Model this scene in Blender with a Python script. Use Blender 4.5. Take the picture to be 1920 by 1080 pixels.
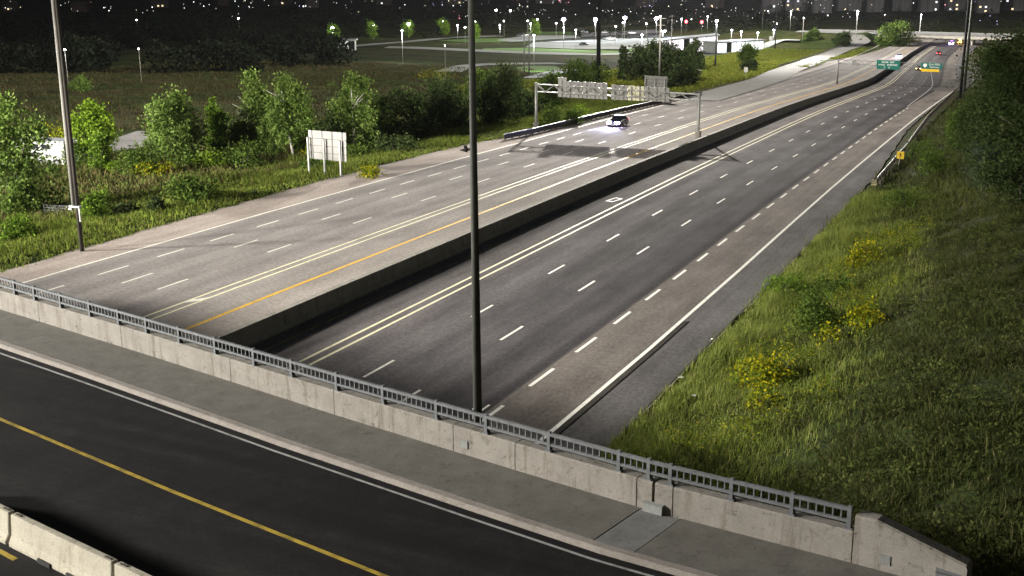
import bpy, bmesh, math, random
import numpy as np
from mathutils import Vector, Matrix

# ------------------------------------------------------------------ clear, camera, world, lamps, exposure
for o in list(bpy.data.objects): bpy.data.objects.remove(o, do_unlink=True)
SC = bpy.context.scene
COL = SC.collection
PI = math.pi

CAM_F, CAM_PITCH, CAM_ROLL, CAM_YAW, CAM_H = 2310.454, 0.27376, -0.006679, -0.451358, 20.40884
cd = bpy.data.cameras.new('camera'); cam = bpy.data.objects.new('camera', cd); COL.objects.link(cam)
cy, sy, cp, sp = math.cos(CAM_YAW), math.sin(CAM_YAW), math.cos(CAM_PITCH), math.sin(CAM_PITCH)
fwd = Vector((sy*cp, cy*cp, -sp)); rgt = Vector((cy, -sy, 0)); upv = rgt.cross(fwd)
r2 = math.cos(CAM_ROLL)*rgt + math.sin(CAM_ROLL)*upv; u2 = -math.sin(CAM_ROLL)*rgt + math.cos(CAM_ROLL)*upv
cam.matrix_world = Matrix(((r2.x, u2.x, -fwd.x, 0), (r2.y, u2.y, -fwd.y, 0), (r2.z, u2.z, -fwd.z, CAM_H), (0, 0, 0, 1)))
cd.sensor_fit = 'HORIZONTAL'; cd.sensor_width = 36; cd.lens = 36*CAM_F/1920
cd.clip_start = 0.5; cd.clip_end = 9000
SC.camera = cam

W = bpy.data.worlds.new('World'); SC.world = W; W.use_nodes = True
wn = W.node_tree.nodes; wl = W.node_tree.links
wn.clear()
wo = wn.new('ShaderNodeOutputWorld'); wb = wn.new('ShaderNodeBackground'); ws = wn.new('ShaderNodeTexSky')
ws.sky_type = 'NISHITA'; ws.sun_disc = False; ws.sun_elevation = math.radians(9); ws.sun_rotation = math.radians(150)
wb.inputs['Strength'].default_value = 0.012            # night: only a faint sky glow
wl.new(ws.outputs[0], wb.inputs['Color']); wl.new(wb.outputs[0], wo.inputs['Surface'])

SC.view_settings.view_transform = 'Standard'; SC.view_settings.look = 'None'
SC.view_settings.exposure = 0.15; SC.view_settings.gamma = 1.0; SC.view_settings.use_curve_mapping = False
SC.render.engine = 'CYCLES'
SC.cycles.use_denoising = True
SC.cycles.max_bounces = 5; SC.cycles.diffuse_bounces = 2; SC.cycles.glossy_bounces = 2
SC.cycles.transmission_bounces = 3; SC.cycles.transparent_max_bounces = 4
SC.cycles.sample_clamp_indirect = 4.0
SC.cycles.use_light_tree = True
MAST_POWER = (3.3e4, 4.9e4)      # the two high masts: beyond the gantry on the left, and out of frame on the left
LIFT_HAZE = 0.000017
MAST_COL = ((1.0, 0.95, 0.86), (1.0, 0.96, 0.87))

POS = {'t_aspen_left': (-86.72, 78.72, 10.17, 5.94), 't_round': (-107.42, 108.02, 6.08, 4.94), 't_small': (-98.01, 99.9, 3.91, 3.38), 't_poplar': (-95.57, 109.12, 7.78, 6.68), 't_slender': (-95.96, 116.4, 6.62, 3.18), 't_tall1': (-94.28, 122.06, 9.38, 5.41), 't_bent': (-86.66, 119.64, 9.81, 5.51), 't_bare1': (-86.98, 124.06, 7.52, 1.99), 't_bare2': (-85.1, 125.2, 8.81, 2.26), 't_grey': (-81.17, 123.91, 9.65, 5.33), 't_dark1': (-84.91, 139.48, 6.89, 6.3), 't_dark2': (-84.54, 151.62, 7.46, 7.98), 't_dark3': (-81.55, 164.05, 8.79, 7.37), 't_dark4': (-88.1, 170.7, 7.57, 6.72), 't_dark5': (-83.42, 175.99, 3.86, 5.11), 't_scrub1': (-88.9, 200.15, 5.62, 5.74), 't_scrub2': (-98.23, 231.8, 7.06, 7.68), 't_thin': (-110.2, 290.97, 8.38, 4.06), 't_oak1': (-105.23, 296.34, 9.24, 9.04), 't_oak2': (-101.12, 300.83, 9.57, 10.23), 't_oak3': (-118.42, 375.4, 9.35, 7.88), 't_bush1': (-84.44, 263.07, 5.12, 7.46), 't_mid1': (-125.89, 463.18, 6.75, 7.93), 't_mid2': (-103.14, 384.3, 3.31, 4.5), 't_far1': (-97.19, 632.86, 10.22, 16.13), 't_far2': (-118.95, 615.41, 7.1, 8.71), 't_far3': (-136.9, 627.3, 5.21, 6.69), 't_field': (-177.95, 177.61, 2.83, 3.72), 't_field2': (-258.12, 253.59, 3.45, 3.46), 't_b1': (-86.57, 123.13, 5.5, 3.96), 't_b2': (-95.12, 119.18, 4.73, 3.68), 't_b3': (-89.54, 120.18, 5.26, 3.62), 't_b4': (-86.44, 137.16, 5.45, 4.97), 't_b5': (-83.44, 142.85, 5.85, 5.07), 't_b6': (-83.21, 122.15, 5.1, 3.89), 't_b7': (-103.61, 258.21, 5.54, 7.27), 't_r1': (-6.62, 110.77, 11.67, 7.31), 't_r2': (-10.6, 129.58, 7.88, 5.42), 't_r3': (-14.24, 146.04, 4.91, 4.11), 't_r4': (-4.87, 93.41, 7.57, 5.36), 't_rb': (-8.28, 106.24, 3.95, 6.57), 't_rb2': (-14.24, 125.14, 2.36, 3.32), 't_r5': (-11.12, 166.78, 10.43, 6.57), 's_a': (-93.07, 100.91, 2.9, 5.55), 's_b': (-72.42, 84.77, 2.22, 4.82), 's_c': (-76.5, 77.32, 2.31, 2.6), 's_d': (-72.22, 79.44, 1.39, 1.52), 's_e': (-74.83, 79.01, 1.03, 1.92), 's_f': (-87.29, 110.9, 2.55, 5.21), 's_g': (-75.8, 67.01, 1.7, 3.41), 's_h': (-102.14, 99.39, 2.83, 3.13), 's_i': (-84.82, 78.26, 2.65, 4.58), 's_j': (-74.65, 106.51, 1.47, 4.0), 's_k': (-77.66, 119.19, 1.12, 3.5), 's_l': (-69.14, 162.25, 1.98, 3.08), 's_m': (-76.16, 124.66, 1.78, 5.77), 'g_a': (-91.3, 99.26, 1.37, 2.85), 'g_b': (-90.67, 108.94, 1.46, 4.11), 'g_c': (-96.92, 100.52, 1.06, 2.08), 'g_d': (-95.96, 116.4, 2.69, 3.04), 'g_e': (-83.4, 119.33, 1.52, 3.2), 'g_f': (-66.35, 103.64, 0.87, 2.71), 'g_g': (-70.85, 170.3, 1.91, 3.22), 'g_h': (-115.84, 110.47, 2.88, 6.31), 'g_i': (-89.49, 101.17, 1.44, 2.97), 's_n': (-71.09, 161.0, 2.43, 4.62), 'g_j': (-95.8, 247.93, 2.26, 6.95), 'g_k': (-92.2, 256.33, 2.31, 5.94), 'g_l': (-145.53, 260.02, 2.02, 10.38), 'gr_a': (-13.34, 81.0, 1.74, 1.69), 'gr_b': (-10.0, 62.07, 1.25, 1.88), 'gr_c': (-11.25, 59.65, 0.9, 1.44), 'gr_d': (-12.47, 53.43, 1.56, 2.83), 'gr_e': (-12.0, 49.69, 0.74, 1.52), 'gr_f': (-14.06, 80.88, 0.91, 1.47), 'sr_a': (-12.89, 63.87, 1.97, 3.31), 'sr_b': (-16.71, 73.57, 1.37, 2.38), 'sr_c': (-14.17, 104.42, 2.02, 3.73), 'sr_d': (-13.68, 72.2, 1.33, 1.98), 'sr_e': (-18.28, 144.2, 2.3, 3.83), 'star': [(-264.5, 610.3, 11), (-249.7, 618.4, 11), (-243.3, 645.3, 11), (-225.7, 647.0, 11), (-233.4, 675.5, 11)], 'lot': [(-304.7, 566.8, 9), (-283.2, 534.3, 9), (-318.0, 612.0, 9), (-286.7, 579.3, 9), (-307.1, 625.6, 9), (-295.5, 631.9, 9), (-280.4, 603.3, 9), (-299.6, 653.5, 9), (-271.1, 615.6, 9), (-227.8, 540.0, 9), (-230.0, 597.2, 9), (-241.9, 638.8, 9), (-172.0, 476.0, 9), (-226.4, 632.9, 9), (-228.5, 698.9, 9), (-223.3, 732.9, 9), (-154.0, 622.1, 9), (-149.3, 598.4, 9), (-149.2, 568.8, 9), (-158.9, 575.6, 9), (-167.2, 588.7, 9)], 'treelamp': [(-351.7, 523.0, 7), (-363.5, 580.0, 7), (-356.3, 605.3, 7), (-349.1, 631.9, 7)], 'tall': [(-205.8, 345.4, 10), (-110.1, 199.8, 10), (-148.8, 322.3, 10), (-235.3, 543.2, 10), (-157.1, 664.5, 10)], 'litpole': [(-123.4, 415.7, 15.2), (-116.1, 629.7, 13), (-141.6, 626.6, 11), (-90.4, 660.7, 14)], 'rampsig': [(-232.7, 720.9, 6), (-222.6, 719.1, 6)], 'double': [(-192.1, 560.1, 9)], 'leftl': [(-193.2, 190.1, 7), (-187.2, 205.0, 7), (-487.2, 622.7, 7), (-524.5, 574.7, 7), (-393.2, 788.5, 7), (-380.5, 785.3, 7)], 'util': [(-94.2, 273.0, 16.0), (-157.1, 468.5, 17.2)], 'darkpoles': [(-142.0, 301.4, 10.9), (-141.1, 302.5, 11.0), (-149.0, 601.3, 28.2), (-197.4, 762.3, 10.9), (-108.6, 640.8, 5.2), (-25.3, 245.0, 20.9), (-25.2, 249.9, 21.0)], 'mast': (-102.7, 256.4, 34.8), 'roads': [[(-316.0, 483.05), (-331.37, 538.19), (-335.07, 582.17), (-331.97, 612.35), (-323.77, 628.75), (-315.56, 639.3)], [(-297.81, 485.84), (-279.17, 489.63), (-246.95, 481.91), (-221.11, 478.28), (-200.33, 486.77), (-193.42, 512.75), (-193.35, 562.23)], [(-161.92, 295.28), (-172.99, 322.69), (-179.81, 345.29), (-178.6, 361.65), (-168.31, 385.47)], [(-130.72, 282.74), (-138.64, 310.28), (-146.17, 342.75)], [(-89.76, 70.1), (-99.55, 84.86), (-104.04, 91.58), (-108.78, 100.41), (-112.0, 109.24), (-111.45, 114.87), (-111.52, 117.92), (-114.51, 124.12), (-118.21, 132.22)], [(-197.73, 574.91), (-164.72, 553.33), (-156.41, 616.73), (-142.39, 624.72)]], 'lots': [[(-274.18, 593.09), (-265.02, 613.93), (-255.44, 635.72), (-224.28, 669.81), (-201.32, 601.59), (-209.48, 562.41), (-232.87, 549.11), (-258.19, 549.25)], [(-299.82, 600.91), (-305.87, 650.74), (-281.54, 663.76), (-269.12, 645.88), (-286.03, 592.05)], [(-276.13, 597.31), (-267.1, 641.06), (-243.35, 706.83), (-226.0, 674.9), (-257.34, 640.44), (-266.94, 618.39)], [(-286.18, 686.76), (-257.77, 738.45), (-244.97, 711.51), (-271.16, 650.78)]], 'cars': [(-240.54, 580.86), (-248.96, 633.52), (-246.01, 632.3), (-303.6, 639.53), (-303.79, 645.59), (-286.62, 692.78), (-273.15, 693.2), (-267.69, 701.83), (-257.34, 694.87), (-302.55, 456.14), (-174.92, 616.73)], 'hwcars': [(-62.26, 163.21), (-81.35, 540.5), (-69.9, 574.97), (-56.05, 413.68), (-73.94, 654.67), (-71.17, 665.92)], 'bus': [(-106.31, 97.0), (-106.09, 103.5)], 'station': [(-191.67, 557.35), (-167.85, 568.06), (-163.74, 554.24), (-151.83, 591.05)], 'ysign': (-19.82, 136.57), 'lsign': [(-75.67, 106.99), (-69.56, 101.02), (-68.71, 102.69)], 'fence': [(-83.85, 78.2), (-83.58, 78.92), (-82.53, 78.89), (-81.57, 78.81)], 'pole': (-65.41, 64.05, -0.82), 'litter': [(-17.74, 55.9), (-18.37, 62.94), (-15.9, 52.1), (-14.66, 118.0)], 'yellowbox': [(-109.78, 109.41)], 'houses': [(-843.48, 774.27), (-842.06, 814.25), (-773.06, 781.61), (-767.2, 821.71), (-760.96, 864.45), (-695.74, 828.83), (-733.15, 917.68), (-679.59, 894.02), (-688.27, 945.01), (-547.13, 797.79), (-632.71, 911.07), (-610.46, 940.1), (-599.95, 976.65), (-552.29, 961.13), (-545.05, 1006.61), (-490.17, 1004.23), (-470.75, 1041.44), (-433.32, 1033.19), (-368.08, 1025.36), (-345.81, 1051.96), (-307.19, 1026.94), (-278.32, 1055.05)], 'towers': [(-246.91, 976.86), (-233.34, 999.18), (-206.99, 974.57), (-194.28, 1012.76), (-172.16, 1003.92), (-155.57, 1026.05), (-133.73, 1013.26), (-114.38, 1013.94), (-89.21, 990.9), (-73.61, 1027.22)], 'dome': [(-293.66, 445.93)], 'smallsign': [(-97.11, 313.17), (-88.29, 325.98), (-155.11, 616.9), (-154.31, 598.56)], 'ramps': [[(-73.33, 271.97), (-86.52, 361.28), (-101.94, 466.58), (-113.07, 559.68), (-115.64, 608.9), (-112.69, 621.92), (-113.31, 627.62), (-118.28, 634.53), (-126.06, 640.64)], [(-24.66, 175.64), (-27.52, 218.53), (-31.41, 281.79), (-34.51, 355.98), (-36.6, 425.06), (-34.61, 472.11), (-28.84, 506.93)]], 'gantry': {'chord': [(0.52, 6.18), (0.52, 5.18), (21.81, 5.45), (21.83, 4.69)], 'p1': [(2.82, 6.69), (9.71, 6.5), (9.75, 4.35), (2.83, 4.47)], 'tab': [(2.82, 7.12), (4.01, 7.08), (4.02, 6.58), (2.82, 6.62)], 'p2': [(10.23, 6.31), (18.08, 6.13), (18.13, 4.32), (10.26, 4.36)], 'posts': [(-0.01, 6.38), (22.29, 5.67)]}, 'fgantry': {'s1': [(8.2, 5.82), (13.38, 5.77), (13.41, 3.72), (8.35, 3.76)], 's2': [(17.93, 5.53), (22.54, 5.41), (22.53, 4.09), (18.04, 4.15)], 'y': [(18.04, 4.09), (21.97, 4.02), (22.01, 3.48), (18.09, 3.49)], 'ch': [(-0.39, 5.67), (-0.35, 5.06), (17.14, 5.27), (17.2, 4.55), (2.98, 5.63), (3.52, 4.67)], 'pt': [(-0.03, 0.02), (-0.4, 5.79), (26.15, 4.43)]}, 'rsign': [(-2.65, 4.23), (2.59, 4.44), (2.5, 1.6), (-2.48, 1.34), (-2.57, 0.01), (-0.42, -0.44), (1.89, -0.03), (-2.32, 3.55), (-0.15, 3.62), (2.11, 3.71)], 'bsign': [(-2.03, 4.45), (2.21, 4.43), (2.17, 2.39), (-1.98, 2.4), (-1.63, -0.03), (1.25, 0.11)], 'ybox': [(-0.22, 1.64), (0.53, 1.59), (0.48, 1.14), (-0.26, 1.19)], 'ys': [(-0.2, 1.93), (0.52, 1.92), (0.52, 1.17), (-0.14, 1.18), (0.0, -0.03)], 'lawns': [[(-323.13, 687.48), (-298.53, 699.63), (-282.93, 669.38), (-306.9, 656.55)], [(-265.87, 518.87), (-255.46, 543.45), (-227.0, 538.47), (-205.35, 544.32), (-195.11, 510.66), (-226.35, 489.61), (-252.96, 493.64)], [(-325.18, 581.96), (-319.14, 613.31), (-294.47, 626.47), (-281.84, 599.6), (-301.1, 578.58)], [(-145.67, 337.58), (-161.58, 365.8), (-167.67, 356.64), (-159.47, 329.97), (-144.46, 312.46)], [(-214.28, 575.25), (-206.09, 599.07), (-186.77, 554.46), (-201.35, 540.65)]], 'bridgepole': None}

# ------------------------------------------------------------------ the lie of the land
KN = np.array([-200, 0, 60, 120, 200, 300, 450, 560, 700, 1000, 4000.])
SL = np.array([-.0091348, -.0091348, -.0384753, -.0435105, -.0607808, -.0653139, -.055, -.02, -.004, 0])
HL = np.array([.00044525, .00044525, -.04951651, -.04255263, -.04783085, -.11430017, -.105, -.05, -.03, -.03])
def seg(s, Y):
    z = np.concatenate([[0], np.cumsum(s*np.diff(KN))]); return np.interp(Y, KN, z - z[1])
def sm3(s, Y): return (seg(s, Y-20) + 2*seg(s, Y) + seg(s, Y+20))/4
def zr(Y): return sm3(SL, np.asarray(Y, float))
def xr(Y): return sm3(HL, np.asarray(Y, float))
def ss(t):
    t = np.clip(t, 0, 1); return t*t*(3-2*t)
def terr(X, Y):
    X = np.asarray(X, float); Y = np.asarray(Y, float); s = X - xr(Y); h = zr(Y)
    left = np.where(s < -67, -1.3*ss((-67-s)/14), 0)
    e = s + 17.3 + np.where(Y > 140, 2.4*ss((Y-140)/50), 0)
    hm = np.interp(Y, [0, 25, 60, 110, 180, 260, 400], [6.0, 6.0, 5.0, 4.2, 3.5, 2.5, .5])
    rise = np.where(e > 0, hm*ss(e/17), 0)
    m = np.maximum(ss((-106-X)/8)*ss((X+215)/40), ss((X+46)/8))
    emb = 5.6*ss((Y-606)/40)*(1-ss((Y-668)/30))*m
    return h + left + rise + emb
def tz(x, y): return float(terr(x, y))
def rx(s, Y): return float(s + xr(Y))
def rz(Y): return float(zr(Y))

# ------------------------------------------------------------------ materials
def mk(name):
    m = bpy.data.materials.new(name); m.use_nodes = True
    n = m.node_tree.nodes; l = m.node_tree.links
    return m, n, l, n['Principled BSDF']
def ramp(n, stops, interp='LINEAR'):
    r = n.new('ShaderNodeValToRGB'); r.color_ramp.interpolation = interp
    e = r.color_ramp.elements
    e[0].position, e[0].color = stops[0][0], (*stops[0][1], 1)
    e[1].position, e[1].color = stops[-1][0], (*stops[-1][1], 1)
    for p, c in stops[1:-1]:
        k = e.new(p); k.color = (*c, 1)
    return r
def coords(n, l, src='Object', scale=(1, 1, 1)):
    tc = n.new('ShaderNodeTexCoord'); mp = n.new('ShaderNodeMapping'); mp.inputs['Scale'].default_value = scale
    l.new(tc.outputs[src], mp.inputs['Vector']); return mp.outputs['Vector']
def noise(n, l, vec, scale, detail=4, rough=.6, dist=0):
    t = n.new('ShaderNodeTexNoise'); t.inputs['Scale'].default_value = scale; t.inputs['Detail'].default_value = detail
    t.inputs['Roughness'].default_value = rough; t.inputs['Distortion'].default_value = dist
    l.new(vec, t.inputs['Vector']); return t.outputs['Fac']
def mul(n, l, a, b, f=1.0, mode='MULTIPLY'):
    m = n.new('ShaderNodeMix'); m.data_type = 'RGBA'; m.blend_type = mode
    if hasattr(f, 'is_output') or not isinstance(f, (int, float)): l.new(f, m.inputs[0])
    else: m.inputs[0].default_value = f
    for i, v in ((6, a), (7, b)):
        if isinstance(v, tuple): m.inputs[i].default_value = (*v, 1)
        else: l.new(v, m.inputs[i])
    return m.outputs[2]
def nmat(name, stops, scale=1., detail=5, rough=.85, bump=0, src='Object', stretch=(1, 1, 1), metal=0, fine=None, spec=.3):
    m, n, l, b = mk(name); v = coords(n, l, src, stretch)
    f = noise(n, l, v, scale, detail); r = ramp(n, stops); l.new(f, r.inputs[0]); c = r.outputs[0]
    if fine:
        f2 = noise(n, l, v, fine[0], 3); r3 = ramp(n, [(.3, (1-fine[1],)*3), (.7, (1+fine[1],)*3)]); l.new(f2, r3.inputs[0])
        c = mul(n, l, c, r3.outputs[0])
    l.new(c, b.inputs['Base Color']); b.inputs['Roughness'].default_value = rough; b.inputs['Metallic'].default_value = metal
    b.inputs['Specular IOR Level'].default_value = spec
    if bump:
        bp = n.new('ShaderNodeBump'); bp.inputs['Strength'].default_value = bump; bp.inputs['Distance'].default_value = .05
        l.new(noise(n, l, v, scale*6, 5), bp.inputs['Height']); l.new(bp.outputs[0], b.inputs['Normal'])
    return m
def emat(name, col, strength, sample=True):
    m, n, l, b = mk(name)
    b.inputs['Base Color'].default_value = (.3, .3, .3, 1)
    b.inputs['Emission Color'].default_value = (*col, 1); b.inputs['Emission Strength'].default_value = strength
    if not sample: m.cycles.emission_sampling = 'NONE'
    return m
def leafmat(name, cols, trans=.35):
    m, n, l, b = mk(name); n.remove(b)
    g = n.new('ShaderNodeNewGeometry'); r = ramp(n, [(i/(len(cols)-1), c) for i, c in enumerate(cols)])
    l.new(g.outputs['Random Per Island'], r.inputs[0])
    v = coords(n, l); f = noise(n, l, v, .55, 3); r3 = ramp(n, [(.3, (.62, .62, .62)), (.7, (1.3, 1.3, 1.3))]); l.new(f, r3.inputs[0])
    c = mul(n, l, r.outputs[0], r3.outputs[0])
    d = n.new('ShaderNodeBsdfDiffuse'); t = n.new('ShaderNodeBsdfTranslucent'); mx = n.new('ShaderNodeMixShader')
    l.new(c, d.inputs[0]); l.new(c, t.inputs[0]); mx.inputs[0].default_value = trans
    l.new(d.outputs[0], mx.inputs[1]); l.new(t.outputs[0], mx.inputs[2]); l.new(mx.outputs[0], n['Material Output'].inputs[0])
    return m
M = {}
M['grass_ground'] = None
def ground_mat():
    m, n, l, b = mk('ground'); v = coords(n, l)
    a = noise(n, l, v, .05, 5, .65); r = ramp(n, [(.33, (.018, .026, .008)), (.46, (.034, .050, .012)), (.56, (.058, .056, .022)), (.68, (.045, .036, .02))]); l.new(a, r.inputs[0])
    f = noise(n, l, v, .9, 6, .7); r3 = ramp(n, [(.3, (.45, .45, .45)), (.72, (1.5, 1.5, 1.5))]); l.new(f, r3.inputs[0])
    v2 = coords(n, l, 'Object', (.25, 1, 1)); w = noise(n, l, v2, .6, 3); r4 = ramp(n, [(.35, (.7, .7, .7)), (.65, (1.25, 1.25, 1.25))]); l.new(w, r4.inputs[0])
    c = mul(n, l, mul(n, l, r.outputs[0], r3.outputs[0]), r4.outputs[0]); l.new(c, b.inputs['Base Color'])
    b.inputs['Roughness'].default_value = 1; b.inputs['Specular IOR Level'].default_value = .05
    bp = n.new('ShaderNodeBump'); bp.inputs['Strength'].default_value = .8; bp.inputs['Distance'].default_value = .3
    l.new(noise(n, l, v, 1.6, 6), bp.inputs['Height']); l.new(bp.outputs[0], b.inputs['Normal'])
    return m
M['ground'] = ground_mat()
def road_mat(name, stops, s0, s1, streak=.25, spots=.15):
    """pavement whose colour bands follow the lanes: u is metres across, v metres along"""
    m, n, l, b = mk(name); tc = n.new('ShaderNodeTexCoord'); sx = n.new('ShaderNodeSeparateXYZ'); l.new(tc.outputs['UV'], sx.inputs[0])
    wob = noise(n, l, coords(n, l, 'UV', (.02, .05, 1)), 1, 2)
    mr = n.new('ShaderNodeMapRange'); mr.inputs['From Min'].default_value = s0; mr.inputs['From Max'].default_value = s1
    l.new(sx.outputs[0], mr.inputs['Value'])
    r = ramp(n, [((s-s0)/(s1-s0), c) for s, c in stops]); l.new(mr.outputs[0], r.inputs[0]); c = r.outputs[0]
    st = noise(n, l, coords(n, l, 'UV', (1.1, .012, 1)), 1, 4, .6); r3 = ramp(n, [(.3, (1-streak,)*3), (.7, (1+streak,)*3)]); l.new(st, r3.inputs[0]); c = mul(n, l, c, r3.outputs[0])
    pt = noise(n, l, coords(n, l, 'UV', (.35, .1, 1)), 1, 5, .65); r5 = ramp(n, [(.35, (1-spots,)*3), (.65, (1+spots,)*3)]); l.new(pt, r5.inputs[0]); c = mul(n, l, c, r5.outputs[0])
    gr = noise(n, l, coords(n, l, 'UV', (1, .55, 1)), 5, 4, .85); r6 = ramp(n, [(.3, (.66, .66, .66)), (.7, (1.34, 1.34, 1.34))]); l.new(gr, r6.inputs[0]); c = mul(n, l, c, r6.outputs[0])
    l.new(c, b.inputs['Base Color']); b.inputs['Roughness'].default_value = 1; b.inputs['Specular IOR Level'].default_value = .022
    return m
wl_ = (.235, .225, .21)
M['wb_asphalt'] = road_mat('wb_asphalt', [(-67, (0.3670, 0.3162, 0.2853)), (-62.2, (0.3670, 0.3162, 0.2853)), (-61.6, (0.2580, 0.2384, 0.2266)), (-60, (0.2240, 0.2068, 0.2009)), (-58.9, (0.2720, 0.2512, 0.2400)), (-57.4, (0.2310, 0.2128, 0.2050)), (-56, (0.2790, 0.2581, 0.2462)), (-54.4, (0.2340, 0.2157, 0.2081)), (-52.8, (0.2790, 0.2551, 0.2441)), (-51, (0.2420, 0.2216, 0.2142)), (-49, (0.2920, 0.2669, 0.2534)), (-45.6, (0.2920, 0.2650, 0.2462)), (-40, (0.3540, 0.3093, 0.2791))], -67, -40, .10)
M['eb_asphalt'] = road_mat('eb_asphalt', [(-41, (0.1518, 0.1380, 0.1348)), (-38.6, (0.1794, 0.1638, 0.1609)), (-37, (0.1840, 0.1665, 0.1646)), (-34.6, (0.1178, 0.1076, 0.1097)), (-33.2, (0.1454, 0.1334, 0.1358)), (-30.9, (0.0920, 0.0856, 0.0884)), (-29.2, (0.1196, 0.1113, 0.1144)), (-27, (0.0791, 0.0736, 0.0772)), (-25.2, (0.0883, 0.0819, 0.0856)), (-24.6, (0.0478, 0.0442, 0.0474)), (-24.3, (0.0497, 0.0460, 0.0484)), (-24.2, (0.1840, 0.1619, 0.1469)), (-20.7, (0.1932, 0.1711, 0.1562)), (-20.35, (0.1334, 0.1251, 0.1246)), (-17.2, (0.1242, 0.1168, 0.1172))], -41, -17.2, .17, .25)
M['ramp_asphalt'] = nmat('ramp_asphalt', [(.3, (.15, .143, .135)), (.7, (.19, .182, .172))], .3, 4, .85)
M['dark_ramp'] = nmat('dark_ramp', [(.3, (.11, .102, .097)), (.7, (.15, .14, .132))], .3, 4, 1, spec=.02)
M['access_asphalt'] = nmat('access_asphalt', [(.3, (.24, .25, .24)), (.7, (.36, .37, .35))], .05, 4, .8)
M['lot_asphalt'] = nmat('lot_asphalt', [(.3, (.16, .16, .17)), (.7, (.25, .25, .26))], .04, 4, .8)
M['dark_asphalt'] = nmat('dark_asphalt', [(.3, (.035, .035, .036)), (.7, (.06, .06, .06))], .08, 4, .85)
M['path_asphalt'] = nmat('path_asphalt', [(.3, (.2, .19, .19)), (.7, (.27, .26, .255))], .3, 4, .8)
M['white_paint'] = nmat('white_paint', [(.26, (.42, .41, .36)), (.42, (.74, .72, .64)), (.7, (.84, .82, .74))], 2.5, 6, .7)
M['cream_paint'] = nmat('cream_paint', [(.26, (.42, .40, .26)), (.42, (.74, .70, .46)), (.7, (.84, .80, .55))], 2.5, 6, .7)
M['worn_paint'] = nmat('worn_paint', [(.3, (.2, .19, .18)), (.5, (.42, .41, .39)), (.7, (.55, .54, .5))], 2.5, 6, .7)
M['yellow_paint'] = nmat('yellow_paint', [(.28, (.46, .27, .02)), (.5, (.70, .40, .02)), (.7, (.76, .45, .03))], 2.5, 6, .7)
M['overlay'] = nmat('overlay', [(.3, (.06, .055, .05)), (.7, (.095, .087, .079))], 1.2, 5, 1, spec=0)
M['faint_yellow'] = nmat('faint_yellow', [(.35, (.20, .16, .08)), (.65, (.42, .30, .09))], 1.2, 6, .8)
M['road_yellow'] = nmat('road_yellow', [(.3, (.09, .065, .012)), (.5, (.26, .185, .02)), (.7, (.36, .26, .03))], 2.5, 6, .7)
M['lawn'] = nmat('lawn', [(.3, (.07, .15, .025)), (.7, (.12, .21, .04))], .15, 5, 1)
M['grey_paint'] = nmat('grey_paint', [(.3, (.10, .10, .10)), (.5, (.22, .22, .22)), (.7, (.28, .28, .275))], 2.2, 6, .8)
M['gravel'] = nmat('gravel', [(.3, (.13, .11, .08)), (.7, (.27, .24, .19))], 3, 6, 1, .4)
def bridge_asphalt():
    m, n, l, b = mk('black_asphalt'); tc = n.new('ShaderNodeTexCoord'); mp = n.new('ShaderNodeMapping'); mp.inputs['Rotation'].default_value = (0, 0, .206); mp.inputs['Scale'].default_value = (.035, .75, 1)
    l.new(tc.outputs['Object'], mp.inputs['Vector']); f = noise(n, l, mp.outputs['Vector'], 1, 6, .65); r = ramp(n, [(.3, (.0048, .0047, .0050)), (.5, (.0085, .0083, .0086)), (.72, (.0145, .0142, .0142))]); l.new(f, r.inputs[0])
    v = coords(n, l); g = noise(n, l, v, 11, 4, .85); r3 = ramp(n, [(.3, (.6, .6, .6)), (.7, (1.45, 1.45, 1.45))]); l.new(g, r3.inputs[0]); c = mul(n, l, r.outputs[0], r3.outputs[0])
    p = noise(n, l, v, .45, 5, .7, 1.5); r4 = ramp(n, [(.42, (1, 1, 1)), (.62, (1.5, 1.45, 1.4))]); l.new(p, r4.inputs[0]); c = mul(n, l, c, r4.outputs[0])
    l.new(c, b.inputs['Base Color']); b.inputs['Roughness'].default_value = .9; b.inputs['Specular IOR Level'].default_value = .1; return m
M['black_asphalt'] = bridge_asphalt()
def concrete(name, lo, hi, streaks=0.0, stain=.5):
    m, n, l, b = mk(name); v = coords(n, l); f = noise(n, l, v, 1.3, 6, .65); r = ramp(n, [(.3, lo), (.7, hi)]); l.new(f, r.inputs[0]); c = r.outputs[0]
    g = noise(n, l, v, 22, 3); r2_ = ramp(n, [(.3, (.86, .86, .86)), (.7, (1.12, 1.12, 1.12))]); l.new(g, r2_.inputs[0]); c = mul(n, l, c, r2_.outputs[0])
    if streaks:
        q = noise(n, l, coords(n, l, 'Object', (2.2, 2.2, .22)), 1.4, 5, .7); r3 = ramp(n, [(.52, (1, 1, 1)), (.72, (1-streaks, 1-streaks*1.1, 1-streaks*1.25))]); l.new(q, r3.inputs[0]); c = mul(n, l, c, r3.outputs[0])
    if stain:
        q = noise(n, l, v, 3.1, 6, .75, 1.0); r4 = ramp(n, [(.56, (1, 1, 1)), (.68, (1-stain, 1-stain, 1-stain*1.05))]); l.new(q, r4.inputs[0]); c = mul(n, l, c, r4.outputs[0])
    l.new(c, b.inputs['Base Color']); b.inputs['Roughness'].default_value = .9; b.inputs['Specular IOR Level'].default_value = .2
    bp = n.new('ShaderNodeBump'); bp.inputs['Strength'].default_value = .25; bp.inputs['Distance'].default_value = .02; l.new(noise(n, l, v, 30, 4), bp.inputs['Height']); l.new(bp.outputs[0], b.inputs['Normal'])
    return m
M['parapet'] = concrete('parapet', (.148, .136, .122), (.204, .19, .172), .45, .55)
M['sidewalk'] = concrete('sidewalk', (.085, .080, .072), (.122, .116, .105), 0, .4)
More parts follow.
